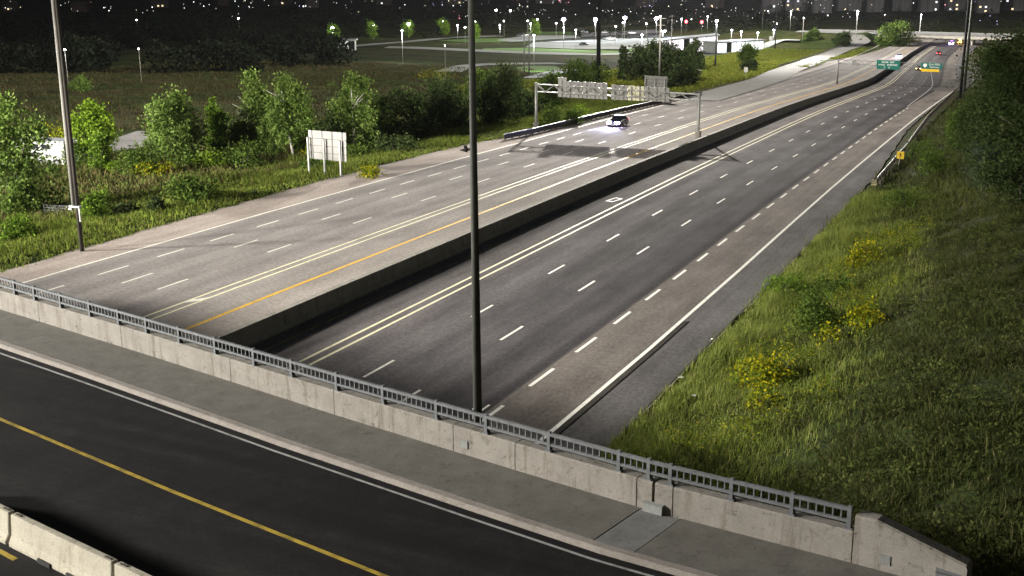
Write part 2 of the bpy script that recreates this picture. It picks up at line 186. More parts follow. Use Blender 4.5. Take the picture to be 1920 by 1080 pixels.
M['kerb'] = concrete('kerb', (.15, .134, .122), (.205, .186, .17), .2, .3)
M['median'] = concrete('median', (.24, .225, .20), (.33, .31, .275), .4, .4)
M['jersey'] = concrete('jersey', (.27, .25, .205), (.35, .325, .265), .3, .5)
M['cover'] = nmat('cover', [(.3, (.14, .145, .14)), (.7, (.2, .205, .2))], 4, 4, .6, metal=.3)
M['plate'] = concrete('plate', (.10, .10, .10), (.15, .15, .148), 0, .3)
M['galv'] = nmat('galv', [(.3, (.075, .079, .086)), (.7, (.125, .131, .14))], 5, 4, .65, metal=.15)
M['steel'] = nmat('steel', [(.3, (.34, .34, .33)), (.7, (.46, .46, .44))], 4, 4, .5, metal=.3)
M['pole_dark'] = nmat('pole_dark', [(.3, (.038, .041, .036)), (.7, (.058, .062, .054))], 3, 4, .6)
M['pole_black'] = nmat('pole_black', [(.3, (.018, .018, .018)), (.7, (.03, .03, .03))], 3, 4, .8, spec=.05)
M['matte_black'] = nmat('matte_black', [(.3, (.012, .011, .011)), (.7, (.02, .019, .019))], 3, 4, 1, spec=0)
M['pole_grey'] = nmat('pole_grey', [(.3, (.15, .145, .13)), (.7, (.22, .21, .19))], 2, 4, .7)
M['wood'] = nmat('wood', [(.3, (.10, .085, .07)), (.7, (.19, .165, .14))], 3, 6, .9, .3, stretch=(4, 4, .4))
M['dark_wood'] = nmat('dark_wood', [(.3, (.03, .026, .022)), (.7, (.06, .052, .045))], 3, 6, .9, stretch=(4, 4, .4))
M['pale_wood'] = nmat('pale_wood', [(.3, (.26, .25, .23)), (.7, (.38, .36, .33))], 3, 6, .9, stretch=(4, 4, .4))
M['alu'] = nmat('alu', [(.3, (0.2720, 0.2624, 0.2496)), (.7, (0.3600, 0.3504, 0.3360))], 1.2, 5, .6, metal=.0, fine=(8, .06))
M['alu_yellow'] = nmat('alu_yellow', [(.3, (.66, .62, .44)), (.7, (.74, .70, .5))], 1.2, 5, .6)
M['brace'] = nmat('brace', [(.3, (.15, .15, .145)), (.7, (.23, .23, .22))], 5, 4, .5, metal=.3)
M['truss'] = nmat('truss', [(.3, (.22, .22, .21)), (.7, (.34, .34, .32))], 5, 4, .5, metal=.2)
M['sign_green'] = nmat('sign_green', [(.3, (.008, .10, .075)), (.7, (.012, .13, .10))], 2, 3, .5)
M['sign_yellow'] = nmat('sign_yellow', [(.3, (.62, .40, .02)), (.7, (.72, .47, .03))], 2, 3, .5)
M['pale_yellow'] = nmat('pale_yellow', [(.3, (.26, .23, .12)), (.7, (.36, .32, .17))], 3, 4, .8)
M['sign_white'] = nmat('sign_white', [(.3, (.62, .62, .60)), (.7, (.74, .74, .72))], 2, 3, .5)
M['sign_black'] = nmat('sign_black', [(.3, (.02, .02, .02)), (.7, (.03, .03, .03))], 2, 3, .5)
M['bark'] = nmat('bark', [(.3, (.06, .05, .04)), (.7, (.13, .115, .095))], 3, 6, .95, .3, stretch=(3, 3, .5))
M['pale_bark'] = nmat('pale_bark', [(.3, (.30, .29, .26)), (.7, (.50, .48, .43))], 3, 6, .9, stretch=(1, 1, 3))
M['leaf_aspen'] = leafmat('leaf_aspen', [(.08, .135, .026), (.115, .18, .036), (.155, .225, .05), (.20, .27, .08)])
M['leaf_mid'] = leafmat('leaf_mid', [(.065, .12, .016), (.115, .19, .024), (.17, .26, .036)])
M['leaf_bright'] = leafmat('leaf_bright', [(.10, .17, .016), (.16, .25, .022), (.21, .31, .035)])
M['leaf_dark'] = leafmat('leaf_dark', [(.026, .042, .014), (.046, .068, .022), (.072, .096, .035)])
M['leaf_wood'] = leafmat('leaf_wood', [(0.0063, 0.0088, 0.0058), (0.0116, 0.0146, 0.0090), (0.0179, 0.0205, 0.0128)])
M['leaf_bush'] = leafmat('leaf_bush', [(.042, .072, .014), (.076, .12, .022), (.115, .165, .034)])
M['leaf_blue'] = leafmat('leaf_blue', [(.03, .05, .032), (.055, .08, .05), (.08, .11, .07)])
M['goldenrod'] = leafmat('goldenrod', [(.06, .10, .014), (.10, .15, .016), (.19, .22, .014), (.36, .33, .012), (.42, .36, .014)])
M['dull_flowers'] = leafmat('dull_flowers', [(.06, .10, .014), (.10, .15, .016), (.17, .19, .016), (.30, .27, .014)])
M['tall_grass'] = leafmat('tall_grass', [(0.0750, 0.1075, 0.0188), (0.1278, 0.1677, 0.0308), (0.1764, 0.2064, 0.0470), (0.2381, 0.2365, 0.0855)], .3)
M['low_weeds'] = leafmat('low_weeds', [(0.0304, 0.0409, 0.0124), (0.0488, 0.0620, 0.0174), (0.0693, 0.0806, 0.0260), (0.0924, 0.0837, 0.0384)], .3)  # both weed greens darkened to stand for light fading up the bank
M['bank_weeds'] = leafmat('bank_weeds', [(0.0306, 0.0434, 0.0124), (0.0490, 0.0651, 0.0174), (0.0680, 0.0837, 0.0248), (0.1020, 0.1023, 0.0341)], .3)
M['verge'] = leafmat('verge', [(0.0720, 0.1063, 0.0216), (0.1200, 0.1688, 0.0264), (0.1800, 0.2250, 0.0360), (0.1680, 0.1500, 0.0600)], .3)
M['meadow'] = leafmat('meadow', [(0.0270, 0.0322, 0.0112), (0.0435, 0.0462, 0.0150), (0.0675, 0.0574, 0.0285), (0.0638, 0.0434, 0.0270)], .3)  # darkened copy of the meadow grass, standing for light falling off
M['far_verge'] = leafmat('far_verge', [(.10, .14, .022), (.16, .21, .03), (.24, .26, .04), (.22, .20, .05)], .3)
M['near_meadow'] = leafmat('near_meadow', [(0.0750, 0.1092, 0.0240), (0.1200, 0.1495, 0.0360), (0.1600, 0.1495, 0.0600), (0.1500, 0.0978, 0.0500)], .3)
M['tyre'] = nmat('tyre', [(.3, (.015, .015, .015)), (.7, (.025, .025, .025))], 5, 3, .9)
M['glass'] = nmat('glass', [(.3, (.012, .013, .016)), (.7, (.02, .021, .025))], 1, 2, .08, spec=.6)
M['rim'] = nmat('rim', [(.3, (.3, .3, .3)), (.7, (.4, .4, .4))], 5, 2, .3, metal=.8)
def paint(name, c): return nmat(name, [(.3, tuple(x*.92 for x in c)), (.7, c)], .8, 3, .25, spec=.5)
M['car_blue'] = paint('car_blue', (.018, .016, .05)); M['car_white'] = paint('car_white', (.62, .62, .62)); M['car_black'] = paint('car_black', (.02, .02, .022)); M['car_silver'] = paint('car_silver', (.35, .36, .37)); M['car_red'] = paint('car_red', (.2, .02, .02))
M['bus_white'] = nmat('bus_white', [(.3, (0.2560, 0.2688, 0.2496)), (.7, (0.3200, 0.3328, 0.3072))], .6, 4, .4)
M['roof_grey'] = nmat('roof_grey', [(.3, (.24, .25, .27)), (.7, (.32, .33, .35))], .8, 4, .6)
M['house_wall'] = nmat('house_wall', [(.3, (.05, .042, .04)), (.7, (.09, .075, .07))], .5, 4, .9)
M['house_roof'] = nmat('house_roof', [(.3, (.06, .055, .05)), (.7, (.1, .09, .085))], 1, 4, .9)
M['tower_wall'] = nmat('tower_wall', [(.3, (.05, .05, .055)), (.7, (.11, .105, .11))], .1, 4, .9, stretch=(3, 3, .2))
M['head_white'] = emat('head_white', (1, .98, 1), 26); M['head_cold'] = emat('head_cold', (.70, .62, 1), 90)
M['lamp_white'] = emat('lamp_white', (.95, .98, 1), 28, False); M['lamp_star'] = emat('lamp_star', (.80, .78, 1), 60, False); M['lamp_red'] = emat('lamp_red', (1, .012, .03), 14, False)
M['tail_red'] = emat('tail_red', (1, .03, .03), 12); M['amber'] = emat('amber', (1, .55, .15), 10); M['violet'] = emat('violet', (.25, .08, 1), 14)
M['lit_glass'] = emat('lit_glass', (.93, 1, .95), 1.3); M['lit_pink'] = emat('lit_pink', (1, .90, .98), 1.3); M['lit_yellow'] = emat('lit_yellow', (1, .92, .35), 1.0)
M['win_warm'] = emat('win_warm', (1, .78, .45), 1.2, False); M['win_cool'] = emat('win_cool', (.9, .95, 1), 1.2, False)

# ------------------------------------------------------------------ mesh helpers
class MB:
    def __init__(s): s.v = []; s.f = []
    def add(s, vs, fs):
        k = len(s.v); s.v += [tuple(map(float, p)) for p in vs]; s.f += [tuple(i+k for i in f) for f in fs]; return s
    def box(s, c, d, rz=0):
        x, y, z = c; a, b, h = d[0]/2, d[1]/2, d[2]/2; co, si = math.cos(rz), math.sin(rz)
        vs = [(x+co*i-si*j, y+si*i+co*j, z+k) for k in (-h, h) for i, j in ((-a, -b), (a, -b), (a, b), (-a, b))]
        return s.add(vs, [(0, 3, 2, 1), (4, 5, 6, 7), (0, 1, 5, 4), (1, 2, 6, 5), (2, 3, 7, 6), (3, 0, 4, 7)])
    def bar(s, p, q, w, h=None):
        p = Vector(p); q = Vector(q); d = (q-p).normalized(); h = h or w
        a = d.cross(Vector((0, 0, 1)))
        a = Vector((1, 0, 0)) if a.length < 1e-4 else a.normalized()
        b = a.cross(d).normalized()
        vs = [e + a*i*w/2 + b*j*h/2 for e in (p, q) for i, j in ((-1, -1), (1, -1), (1, 1), (-1, 1))]
        return s.add(vs, [(0, 1, 2, 3), (7, 6, 5, 4), (0, 4, 5, 1), (1, 5, 6, 2), (2, 6, 7, 3), (3, 7, 4, 0)])
    def tube(s, pts, rad, n=8):
        pts = [Vector(p) for p in pts]; vs = []
        if not hasattr(rad, '__len__'): rad = [rad]*len(pts)
        for i, p in enumerate(pts):
            d = (pts[min(i+1, len(pts)-1)] - pts[max(i-1, 0)]).normalized()
            a = d.cross(Vector((0, 0, 1))); a = Vector((1, 0, 0)) if a.length < .02 else a.normalized(); b = d.cross(a)
            vs += [p + (a*math.cos(t) + b*math.sin(t))*rad[i] for t in (2*PI*k/n for k in range(n))]
        fs = [(i*n+k, i*n+(k+1) % n, (i+1)*n+(k+1) % n, (i+1)*n+k) for i in range(len(pts)-1) for k in range(n)]
        fs += [tuple(range(n))[::-1], tuple(range((len(pts)-1)*n, len(pts)*n))]
        return s.add(vs, fs)
    def loft(s, rings, cap=True):
        n = len(rings[0]); vs = [p for r in rings for p in r]
        fs = [(i*n+k, i*n+(k+1) % n, (i+1)*n+(k+1) % n, (i+1)*n+k) for i in range(len(rings)-1) for k in range(n)]
        if cap: fs += [tuple(range(n))[::-1], tuple(range((len(rings)-1)*n, len(rings)*n))]
        return s.add(vs, fs)
    def prism(s, poly, z0, z1):
        n = len(poly); vs = [(x, y, z0) for x, y in poly] + [(x, y, z1) for x, y in poly]
        return s.add(vs, [tuple(range(n))[::-1], tuple(range(n, 2*n))] + [(k, (k+1) % n, n+(k+1) % n, n+k) for k in range(n)])
    def ball(s, c, r, n=6, m=4, sz=1):
        vs = [(c[0], c[1], c[2]-r*sz)]; 
        for i in range(1, m):
            t = -PI/2 + PI*i/m
            vs += [(c[0]+r*math.cos(t)*math.cos(2*PI*k/n), c[1]+r*math.cos(t)*math.sin(2*PI*k/n), c[2]+r*sz*math.sin(t)) for k in range(n)]
        vs.append((c[0], c[1], c[2]+r*sz)); L = len(vs)-1
        fs = [(0, 1+(k+1) % n, 1+k) for k in range(n)] + [(L, L-n+k, L-n+(k+1) % n) for k in range(n)]
        for i in range(m-2): fs += [(1+i*n+k, 1+i*n+(k+1) % n, 1+(i+1)*n+(k+1) % n, 1+(i+1)*n+k) for k in range(n)]
        return s.add(vs, fs)
    def build(s, name, m, parent=None, smooth=False, bevel=0, world=False):
        vs = s.v
        if world and parent is not None:
            L = parent.location; vs = [(x-L.x, y-L.y, z-L.z) for x, y, z in vs]
        me = bpy.data.meshes.new(name); me.from_pydata(vs, [], s.f); me.materials.append(m); me.validate()
        if len(s.f) > 5:
            b_ = bmesh.new(); b_.from_mesh(me); bmesh.ops.recalc_face_normals(b_, faces=b_.faces); b_.to_mesh(me); b_.free()
        me.update()
        if smooth:
            me.polygons.foreach_set('use_smooth', [True]*len(me.polygons))
        o = bpy.data.objects.new(name, me); COL.objects.link(o)
        if parent is not None: o.parent = parent
        if bevel:
            bv = o.modifiers.new('edge', 'BEVEL'); bv.width = bevel; bv.segments = 2; bv.limit_method = 'ANGLE'
        return o
def tag(o, label=None, cat=None, group=None, kind=None):
    if label: o['label'] = label
    if cat: o['category'] = cat
    if group: o['group'] = group
    if kind: o['kind'] = kind
    return o
def thing(name, label, cat, loc=(0, 0, 0), rz=0, group=None):
    o = bpy.data.objects.new(name, None); COL.objects.link(o); o.empty_display_size = .5
    o.location = loc; o.rotation_euler = (0, 0, rz); return tag(o, label, cat, group)
def struct(o, label=None): return tag(o, label, kind='structure')
def inst(src, parent, loc=(0, 0, 0), rot=None):
    c = src.copy(); COL.objects.link(c); c.parent = parent; c.location = loc
    if rot: c.rotation_euler = rot
    return c
def copy_tree(o, parent=None):
    c = o.copy(); COL.objects.link(c); c.parent = parent
    for ch in list(o.children): copy_tree(ch, c)
    return c
def np_mesh(name, V, F, m, parent=None, UV=None, smooth=False):
    me = bpy.data.meshes.new(name); V = np.asarray(V, np.float32); F = np.asarray(F, np.int32); k = F.shape[1]
    me.vertices.add(len(V)); me.vertices.foreach_set('co', V.ravel())
    me.loops.add(F.size); me.loops.foreach_set('vertex_index', F.ravel())
    me.polygons.add(len(F)); me.polygons.foreach_set('loop_start', np.arange(0, F.size, k, dtype=np.int32))
    if UV is not None:
        u = me.uv_layers.new(name='UVMap'); u.data.foreach_set('uv', np.asarray(UV, np.float32)[F.ravel()].ravel())
    me.materials.append(m); me.update(calc_edges=True); me.validate()
    if smooth: me.polygons.foreach_set('use_smooth', [True]*len(me.polygons))
    o = bpy.data.objects.new(name, me); COL.objects.link(o)
    if parent is not None: o.parent = parent
    return o
def grid(name, X, Y, Z, m, parent=None, U=None, Vv=None, smooth=True):
    a, b = X.shape; V = np.stack([X, Y, Z], -1).reshape(-1, 3); i = np.arange(a*b).reshape(a, b)
    F = np.stack([i[:-1, :-1], i[1:, :-1], i[1:, 1:], i[:-1, 1:]], -1).reshape(-1, 4)
    UV = None if U is None else np.stack([U, Vv], -1).reshape(-1, 2)
    return np_mesh(name, V, F, m, parent, UV, smooth)
def ylines(Y0, Y1, step):
    n = max(2, int(math.ceil((Y1-Y0)/step))+1); return np.linspace(Y0, Y1, n)
YLAT = np.arange(-60, 701, 4.); ZLAT = zr(YLAT); XLAT = xr(YLAT)
def strip(name, s0, s1, Y0, Y1, m, dz=0., step=5., parent=None, ns=2):
    Y = np.array([Y0]+[y for y in YLAT if Y0+.02 < y < Y1-.02]+[Y1]); f0 = s0 if callable(s0) else (lambda y: s0); f1 = s1 if callable(s1) else (lambda y: s1)
    a = np.array([f0(y) for y in Y]); b = np.array([f1(y) for y in Y]); t = np.linspace(0, 1, ns)
    S = a[None]*(1-t[:, None]) + b[None]*t[:, None]; YY = np.repeat(Y[None], ns, 0)
    return grid(name, S + np.interp(YY, YLAT, XLAT), YY, np.interp(YY, YLAT, ZLAT) + dz, m, parent, S, YY)

# ------------------------------------------------------------------ SETTING: ground, roads
def dense(a, b, st): return list(np.arange(a, b, st))
Sl = [-3500, -2400, -1700, -1300, -1050, -880, -760] + dense(-680, -320, 30) + dense(-320, -170, 15) + dense(-170, -100, 6) + dense(-100, -66, 2.) + [-66, -62, -41, -22] + dense(-20.6, 4, .9) + dense(4, 30, 3) + [35, 50, 80, 140, 240, 420, 800, 1500, 2600]
Yl = [-300, -150, -80, -40, -15] + dense(0, 60, 2) + dense(60, 330, 4) + dense(330, 720, 6) + [730, 745, 760, 790, 830, 880, 950, 1050, 1200, 1500, 2000, 3000, 4500, 7000]
S, YY = np.meshgrid(np.array(Sl, float), np.array(Yl, float), indexing='ij')
XX = S + xr(YY); ZZ = terr(XX, YY)
rng = np.random.default_rng(5)
corr = ((S > -67) & (S < -16.5)); ZZ = ZZ - np.where(corr, .10, 0)
bump = .10*np.sin(XX*.9+YY*.23) * np.sin(YY*.71-XX*.31) + .08*np.sin(XX*2.1)*np.sin(YY*1.7+1)
ZZ = ZZ + np.where((S < -69) | (S > -14), bump, 0)
struct(grid('ground', XX, YY, ZZ, M['ground']))

wb_left = lambda y: float(np.interp(y, [40, 60, 75, 100, 135, 142, 160, 260, 420, 470, 640, 700], [-65.1, -65.3, -66.0, -66.9, -66.7, -64.6, -63.6, -63.2, -64.0, -65.5, -55, -50]))
eb_right = lambda y: float(np.interp(y, [20, 60, 130, 180, 230, 330, 420, 480, 560, 700], [-17.3, -17.9, -17.8, -19.9, -20.3, -19.6, -11.5, -9.5, -9.0, -9.0]))
gw = strip('gravel_shoulder', lambda y: wb_left(y)-.35-.22*math.sin(y*.7)-.12*math.sin(y*2.3), lambda y: wb_left(y)+.5, 10, 640, M['gravel'], -.02, 2.5); struct(gw)
ge = strip('gravel_shoulder', lambda y: eb_right(y)-.4, lambda y: eb_right(y)+.12+.08*math.sin(y*.9), 10, 420, M['gravel'], -.02, 2.5); struct(ge)
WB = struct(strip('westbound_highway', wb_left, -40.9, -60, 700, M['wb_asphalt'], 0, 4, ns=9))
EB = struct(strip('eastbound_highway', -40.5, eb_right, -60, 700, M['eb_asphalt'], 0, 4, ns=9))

def line(parent, name, s, w, Y0, Y1, m, dz=.006, step=4.):
    f = s if callable(s) else (lambda y: s)
    return strip(name, lambda y: f(y)-w/2, lambda y: f(y)+w/2, Y0, Y1, m, dz, step, parent)
line(WB, 'edge_line', -61.85, .23, 30, 640, M['white_paint'])
line(WB, 'buffer_line', -49.35, .19, 30, 640, M['cream_paint']); line(WB, 'buffer_line', -48.6, .19, 30, 640, M['cream_paint'])
line(WB, 'median_line', -45.5, .28, 30, 640, M['yellow_paint'])
line(EB, 'median_line', -39.1, .14, 30, 400, M['faint_yellow'])
line(EB, 'buffer_line', -36.3, .19, 30, 640, M['cream_paint']); line(EB, 'buffer_line', -35.55, .19, 30, 640, M['cream_paint'])
line(EB, 'edge_line', -20.58, .22, 30, 330, M['white_paint'])
line(EB, 'edge_line', lambda y: eb_right(y)-1.3, .2, 332, 560, M['worn_paint'])
line(EB, 'overlay_edge', -20.32, .3, 30, 66, M['overlay']); line(EB, 'overlay_edge', -20.12, .1, 30, 66, M['matte_black'])
line(EB, 'gore_line', lambda y: -24.2+(y-215)*-.02, .2, 226, 400, M['worn_paint'])
def dashes(parent, s, first, period, Y1, w=.17, ln=3., mat='white_paint', n0=0):
    y = first
    while y < Y1:
        line(parent, 'lane_dash', s, w, y, y+ln, M[mat], .006, 3.0); y += period
dashes(WB, -58.97, 59.1-12, 6, 150); dashes(WB, -58.97, 59.1+96, 12, 330, mat='worn_paint')
dashes(WB, -56.0, 58.1-12, 12, 330); dashes(WB, -52.85, 57.9-12, 12, 330)
dashes(EB, -32.0, 49.1, 12, 360); dashes(EB, -28.5, 45.7, 12, 360)
dashes(EB, -23.92, 45.5, 6, 222, .2); 
line(EB, 'lane_dash', -24.55, .12, 46.8, 48.3, M['white_paint'])
# HOV diamond in the eastbound buffer lane, and the chevron between the westbound lines
def sheet(name, pts, parent, m, dz=.012):
    V = [(rx(s, y), y, float(np.interp(y, YLAT, ZLAT))+dz) for s, y in pts]; k = len(V)//2
    F = [(i, (i+1) % k, k+(i+1) % k, k+i) for i in range(k)]
    return np_mesh(name, V, F, m, parent)
cx_, cy_ = -37.45, 103.0
outer = [(cx_-.56, cy_-1.0), (cx_+.26, cy_-1.3), (cx_+.56, cy_+1.0), (cx_-.26, cy_+1.3)]
inner = [(cx_+(s-cx_)*.62, cy_+(y-cy_)*.66) for s, y in outer]
sheet('hov_diamond', outer+inner, EB, M['white_paint'])
np_mesh('buffer_chevron', [(rx(s, y), y, float(np.interp(y, YLAT, ZLAT))+.014) for s, y in ((-49.3, 56.0), (-48.65, 57.0), (-48.65, 57.9), (-49.3, 56.9))], [(0, 1, 2, 3)], M['white_paint'], WB)

def path_strip(name, pts, w, m, dz=.12, sub=8, zf=None):
    P = [Vector((x, y, 0)) for x, y in pts]; C_ = []
    for i in range(len(P)-1):
        p0, p1, p2, p3 = P[max(i-1, 0)], P[i], P[i+1], P[min(i+2, len(P)-1)]
        for k in range(sub):
            t = k/sub; C_.append(.5*((2*p1)+(-p0+p2)*t+(2*p0-5*p1+4*p2-p3)*t*t+(-p0+3*p1-3*p2+p3)*t**3))
    C_.append(P[-1]); L = []; R_ = []
    for i, p in enumerate(C_):
        d = (C_[min(i+1, len(C_)-1)]-C_[max(i-1, 0)]).normalized(); nrm = Vector((-d.y, d.x, 0)); L.append(p+nrm*w/2); R_.append(p-nrm*w/2)
    rows = [L, [a.lerp(b, .33) for a, b in zip(L, R_)], [a.lerp(b, .67) for a, b in zip(L, R_)], R_]
    X = np.array([[p.x for p in r] for r in rows]); Y = np.array([[p.y for p in r] for r in rows])
    Z = terr(X, Y); Z = np.repeat(Z.max(0, keepdims=True), 4, 0) + dz; Z = np.maximum(Z, np.where(zr(Y)-Z < .4, np.interp(Y, YLAT, ZLAT)+.035, -1e9))
    o = grid(name, X, Y, Z, m, None, X, Y); struct(o); return o, C_, Z[0]
rampW, rampC, rampZ = path_strip('off_ramp', [(rx(-60.2, 215), 215), (rx(-62.4, 262), 262), (rx(-65, 310), 310)] + POS['ramps'][0][1:], 8.5, M['ramp_asphalt'], .06)
path_strip('off_ramp', [(rx(-21.5, 285), 285), (rx(-20.0, 330), 330)] + POS['ramps'][1][3:], 6.5, M['dark_ramp'], .03)
for i, w in enumerate((8, 10, 7.5, 6)): path_strip('access_road', POS['roads'][i], w, M['access_asphalt'], .16)
path_strip('transitway', POS['roads'][4], 6.5, M['path_asphalt'], .13)
path_strip('access_road', POS['roads'][5], 7, M['access_asphalt'], .16)
for i, k in enumerate(('access_asphalt', 'access_asphalt', 'dark_asphalt', 'lot_asphalt')):
    poly = POS['lots'][i]; cx = sum(p[0] for p in poly)/len(poly); cyy = sum(p[1] for p in poly)/len(poly)
    V = [(cx, cyy)] + [(cx+(x-cx)*t, cyy+(y-cyy)*t) for t in (.33, .66, 1) for x, y in poly]; n = len(poly)
    V = [(x, y, tz(x, y)+.2+.02*i) for x, y in V]; mb = MB()
    F = [(0, 1+j, 1+(j+1) % n) for j in range(n)] + [(1+r*n+j, 1+(r+1)*n+j, 1+(r+1)*n+(j+1) % n, 1+r*n+(j+1) % n) for r in range(2) for j in range(n)]
    struct(mb.add(V, F).build('parking_lot', M[k]))

for poly in POS['lawns']:
    cx = sum(p[0] for p in poly)/len(poly); cyy = sum(p[1] for p in poly)/len(poly); n = len(poly)
    V = [(cx, cyy)] + [(cx+(x-cx)*t, cyy+(y-cyy)*t) for t in (.33, .66, 1) for x, y in poly]; V = [(x, y, tz(x, y)+.14) for x, y in V]
    F = [(0, 1+j, 1+(j+1) % n) for j in range(n)] + [(1+r*n+j, 1+(r+1)*n+j, 1+(r+1)*n+(j+1) % n, 1+r*n+(j+1) % n) for r in range(2) for j in range(n)]
    struct(MB().add(V, F).build('lawn', M['lawn']))
# ------------------------------------------------------------------ BRIDGE over the highway, in the foreground
BX = np.array([-120, -39.3, -30.5, -20.3, -13.1, -9.4, -4.1, -1.7, 40.]); BY = np.array([51., 33.82, 32.0, 29.75, 28.3, 27.6, 26.97, 26.65, 21.])
BN = (-.205, -.979); ZS = 6.3
def bp(x, o=0., z=0.): return (x+o*BN[0], float(np.interp(x, BX, BY))+o*BN[1], z)
BXS = sorted(set(list(np.arange(-74, 24, 2.0)) + [-39.3, -30.5, -20.3, -13.1, -9.4, -4.1, -1.7]))
def bstrip(name, prof, m, x0=-74, x1=22, parent=None, smooth=False):
    """sweep an (offset, height) profile along the bridge edge"""
    xs = [x0] + [x for x in BXS if x0 < x < x1] + [x1]
    mb = MB(); mb.loft([[bp(x, o, z) for o, z in prof] for x in xs]); return mb.build(name, m, parent, smooth)
struct(bstrip('bridge_deck', [(-.42, 6.0), (18, 5.98), (18, 5.1), (15.5, 5.1), (15.2, 4.7), (.6, 4.7), (.4, 5.1), (-.42, 5.1)], M['median']))
struct(bstrip('bridge_road', [(2.5, 6.15), (18.2, 6.15), (18.2, 6.01), (2.5, 6.01)], M['black_asphalt']))
sw = struct(bstrip('sidewalk', [(-.36, 6.3), (2.2, 6.29), (2.2, 6.02), (-.36, 6.02)], M['sidewalk'], x1=-9.75))
sw2 = struct(bstrip('sidewalk', [(-.36, 6.3), (2.2, 6.29), (2.2, 6.02), (-.36, 6.02)], M['sidewalk'], x0=-8.6))
jp = bstrip('joint_plate', [(0.02, 6.292), (2.2, 6.282), (2.2, 6.03), (.02, 6.03)], M['plate'], -9.72, -8.63, sw2)
struct(bstrip('kerb', [(2.21, 6.285), (2.40, 6.27), (2.45, 6.23), (2.49, 6.02), (2.21, 6.02)], M['kerb']))
BR = bpy.data.objects['bridge_road']
def bline(name, o, w, m, x0=-74, x1=22): return bstrip(name, [(o-w/2, 6.156), (o+w/2, 6.156), (o+w/2, 6.1515), (o-w/2, 6.1515)], m, x0, x1, BR)
for s_ in range(1):
    xs = [-74]+BXS[1:]
    mb = MB(); mb.loft([[bp(x, .0, 0), bp(x, 0, 0)] for x in xs[:2]], cap=False)
bline('edge_line', 2.82, .085, M['grey_paint']); bline('centre_line', 6.35, .13, M['road_yellow'])
bline('edge_line', 11.05, .14, M['road_yellow'], -30, -20.25)
# parapet wall: cast panels between open joints, cover plates and the sloped end block
PW = thing('parapet_wall', 'pale concrete parapet wall along the sidewalk, ending in a sloped block', 'wall', bp(-30, 0, ZS))
joints = [-74, -67, -61, -55, -49, -43, -36.56, -31.39, -25.44, -20.61, -15.9, -13.72, -9.89]
def wpanel(x0, x1, prof=None): return MB().loft([[bp(x, o, z) for o, z in (prof or [(0, 6.25), (0, 7.06), (-.03, 7.1), (-.33, 7.1), (-.36, 7.06), (-.36, 5.9), (-.02, 5.9)])] for x in [x0]+[x for x in BXS if x0 < x < x1]+[x1]])
for a, b in zip(joints[:-1], joints[1:]): wpanel(a+.012, b-.012).build('wall_panel', M['parapet'], PW, world=True)
wpanel(-9.87, -9.44).build('wall_panel', M['parapet'], PW, world=True); wpanel(-9.36, -8.87).build('wall_panel', M['parapet'], PW, world=True)
wpanel(-8.84, -4.28).build('wall_panel', M['parapet'], PW, world=True)
eb_ = MB(); rings = []
for x, h in ((-4.25, 7.52), (-3.75, 7.54), (-1.72, 6.98), (-1.69, 6.93)):
    rings.append([bp(x, o, z) for o, z in ((.01, 6.2), (.01, h-.05), (-.03, h), (-.34, h), (-.37, h-.05), (-.37, 5.8))])
eb_.loft(rings).build('end_block', M['parapet'], PW, world=True)
for x, z in ((-15.5, 6.62), (-3.5, 6.6)):
    mb = MB(); a = bp(x-.13, .012, z); b = bp(x+.13, .012, z); mb.bar(a, b, .03, .24); mb.build('cover_plate', M['cover'], PW, world=True)
mb = MB(); mb.loft([[bp(x, o, z) for o, z in ((.0, 6.3), (.14, 6.3), (.12, 6.52), (0, 6.56))] for x in (-9.62, -9.08)]); mb.build('joint_cover', M['cover'], PW, world=True)
# railing
RL = thing('bridge_railing', 'grey galvanized steel railing with square balusters on top of the parapet wall', 'railing', bp(-30, -.1, 7.1))
pxs = [-74+1.8*i for i in range(20)] + [-38.24, -36.88, -35.16, -33.33, -31.6, -29.99, -28.17, -26.27, -24.34, -22.56, -20.56, -18.64, -16.58, -14.78, -12.66, -10.48, -9.6, -8.99, -7.35, -5.81, -4.42]
pxs = [x for x in pxs if x < -38.9] + [x for x in pxs if x >= -38.3]
RO = -.1
post_me = MB().box((0, 0, .29), (.10, .09, .58)).box((0, 0, .02), (.2, .16, .04)).box((0, .05, .1), (.14, .06, .16)).build('post', M['galv'], RL)
bal_me = MB().box((0, 0, 0), (.032, .03, .24)).build('baluster', M['galv'], RL)
first = [True, True]
def ang(x): return math.atan2(bp(x+.2)[1]-bp(x-.2)[1], .4)
base = RL.location
for i, x in enumerate(pxs):
    p = Vector(bp(x, RO, 7.1)) - base
    if first[0]: post_me.location = p; post_me.rotation_euler = (0, 0, ang(x)); first[0] = False
    else: inst(post_me, RL, p, (0, 0, ang(x)))
panels_done = 0
for x0, x1 in zip(pxs[:-1], pxs[1:]):
    if x1 - x0 > 3: continue
    mb = MB(); a = .05
    for z, w, h in ((7.60, .09, .085), (7.30, .075, .07)): mb.bar(bp(x0+a, RO, z), bp(x1-a, RO, z), w, h)
    pn = mb.build('railing_panel', M['galv'], RL, world=True)
    if x1 > -46:
        nb = max(2, round((x1-x0)/.19)-1)
        for k in range(nb):
            x = x0 + (x1-x0)*(k+1)/(nb+1); p = Vector(bp(x, RO, 7.445)) - base
            if panels_done < 290:
                if first[1]: bal_me.parent = pn; bal_me.location = p; bal_me.rotation_euler = (0, 0, ang(x)); first[1] = False
                else: inst(bal_me, pn, p, (0, 0, ang(x)))
                panels_done += 1
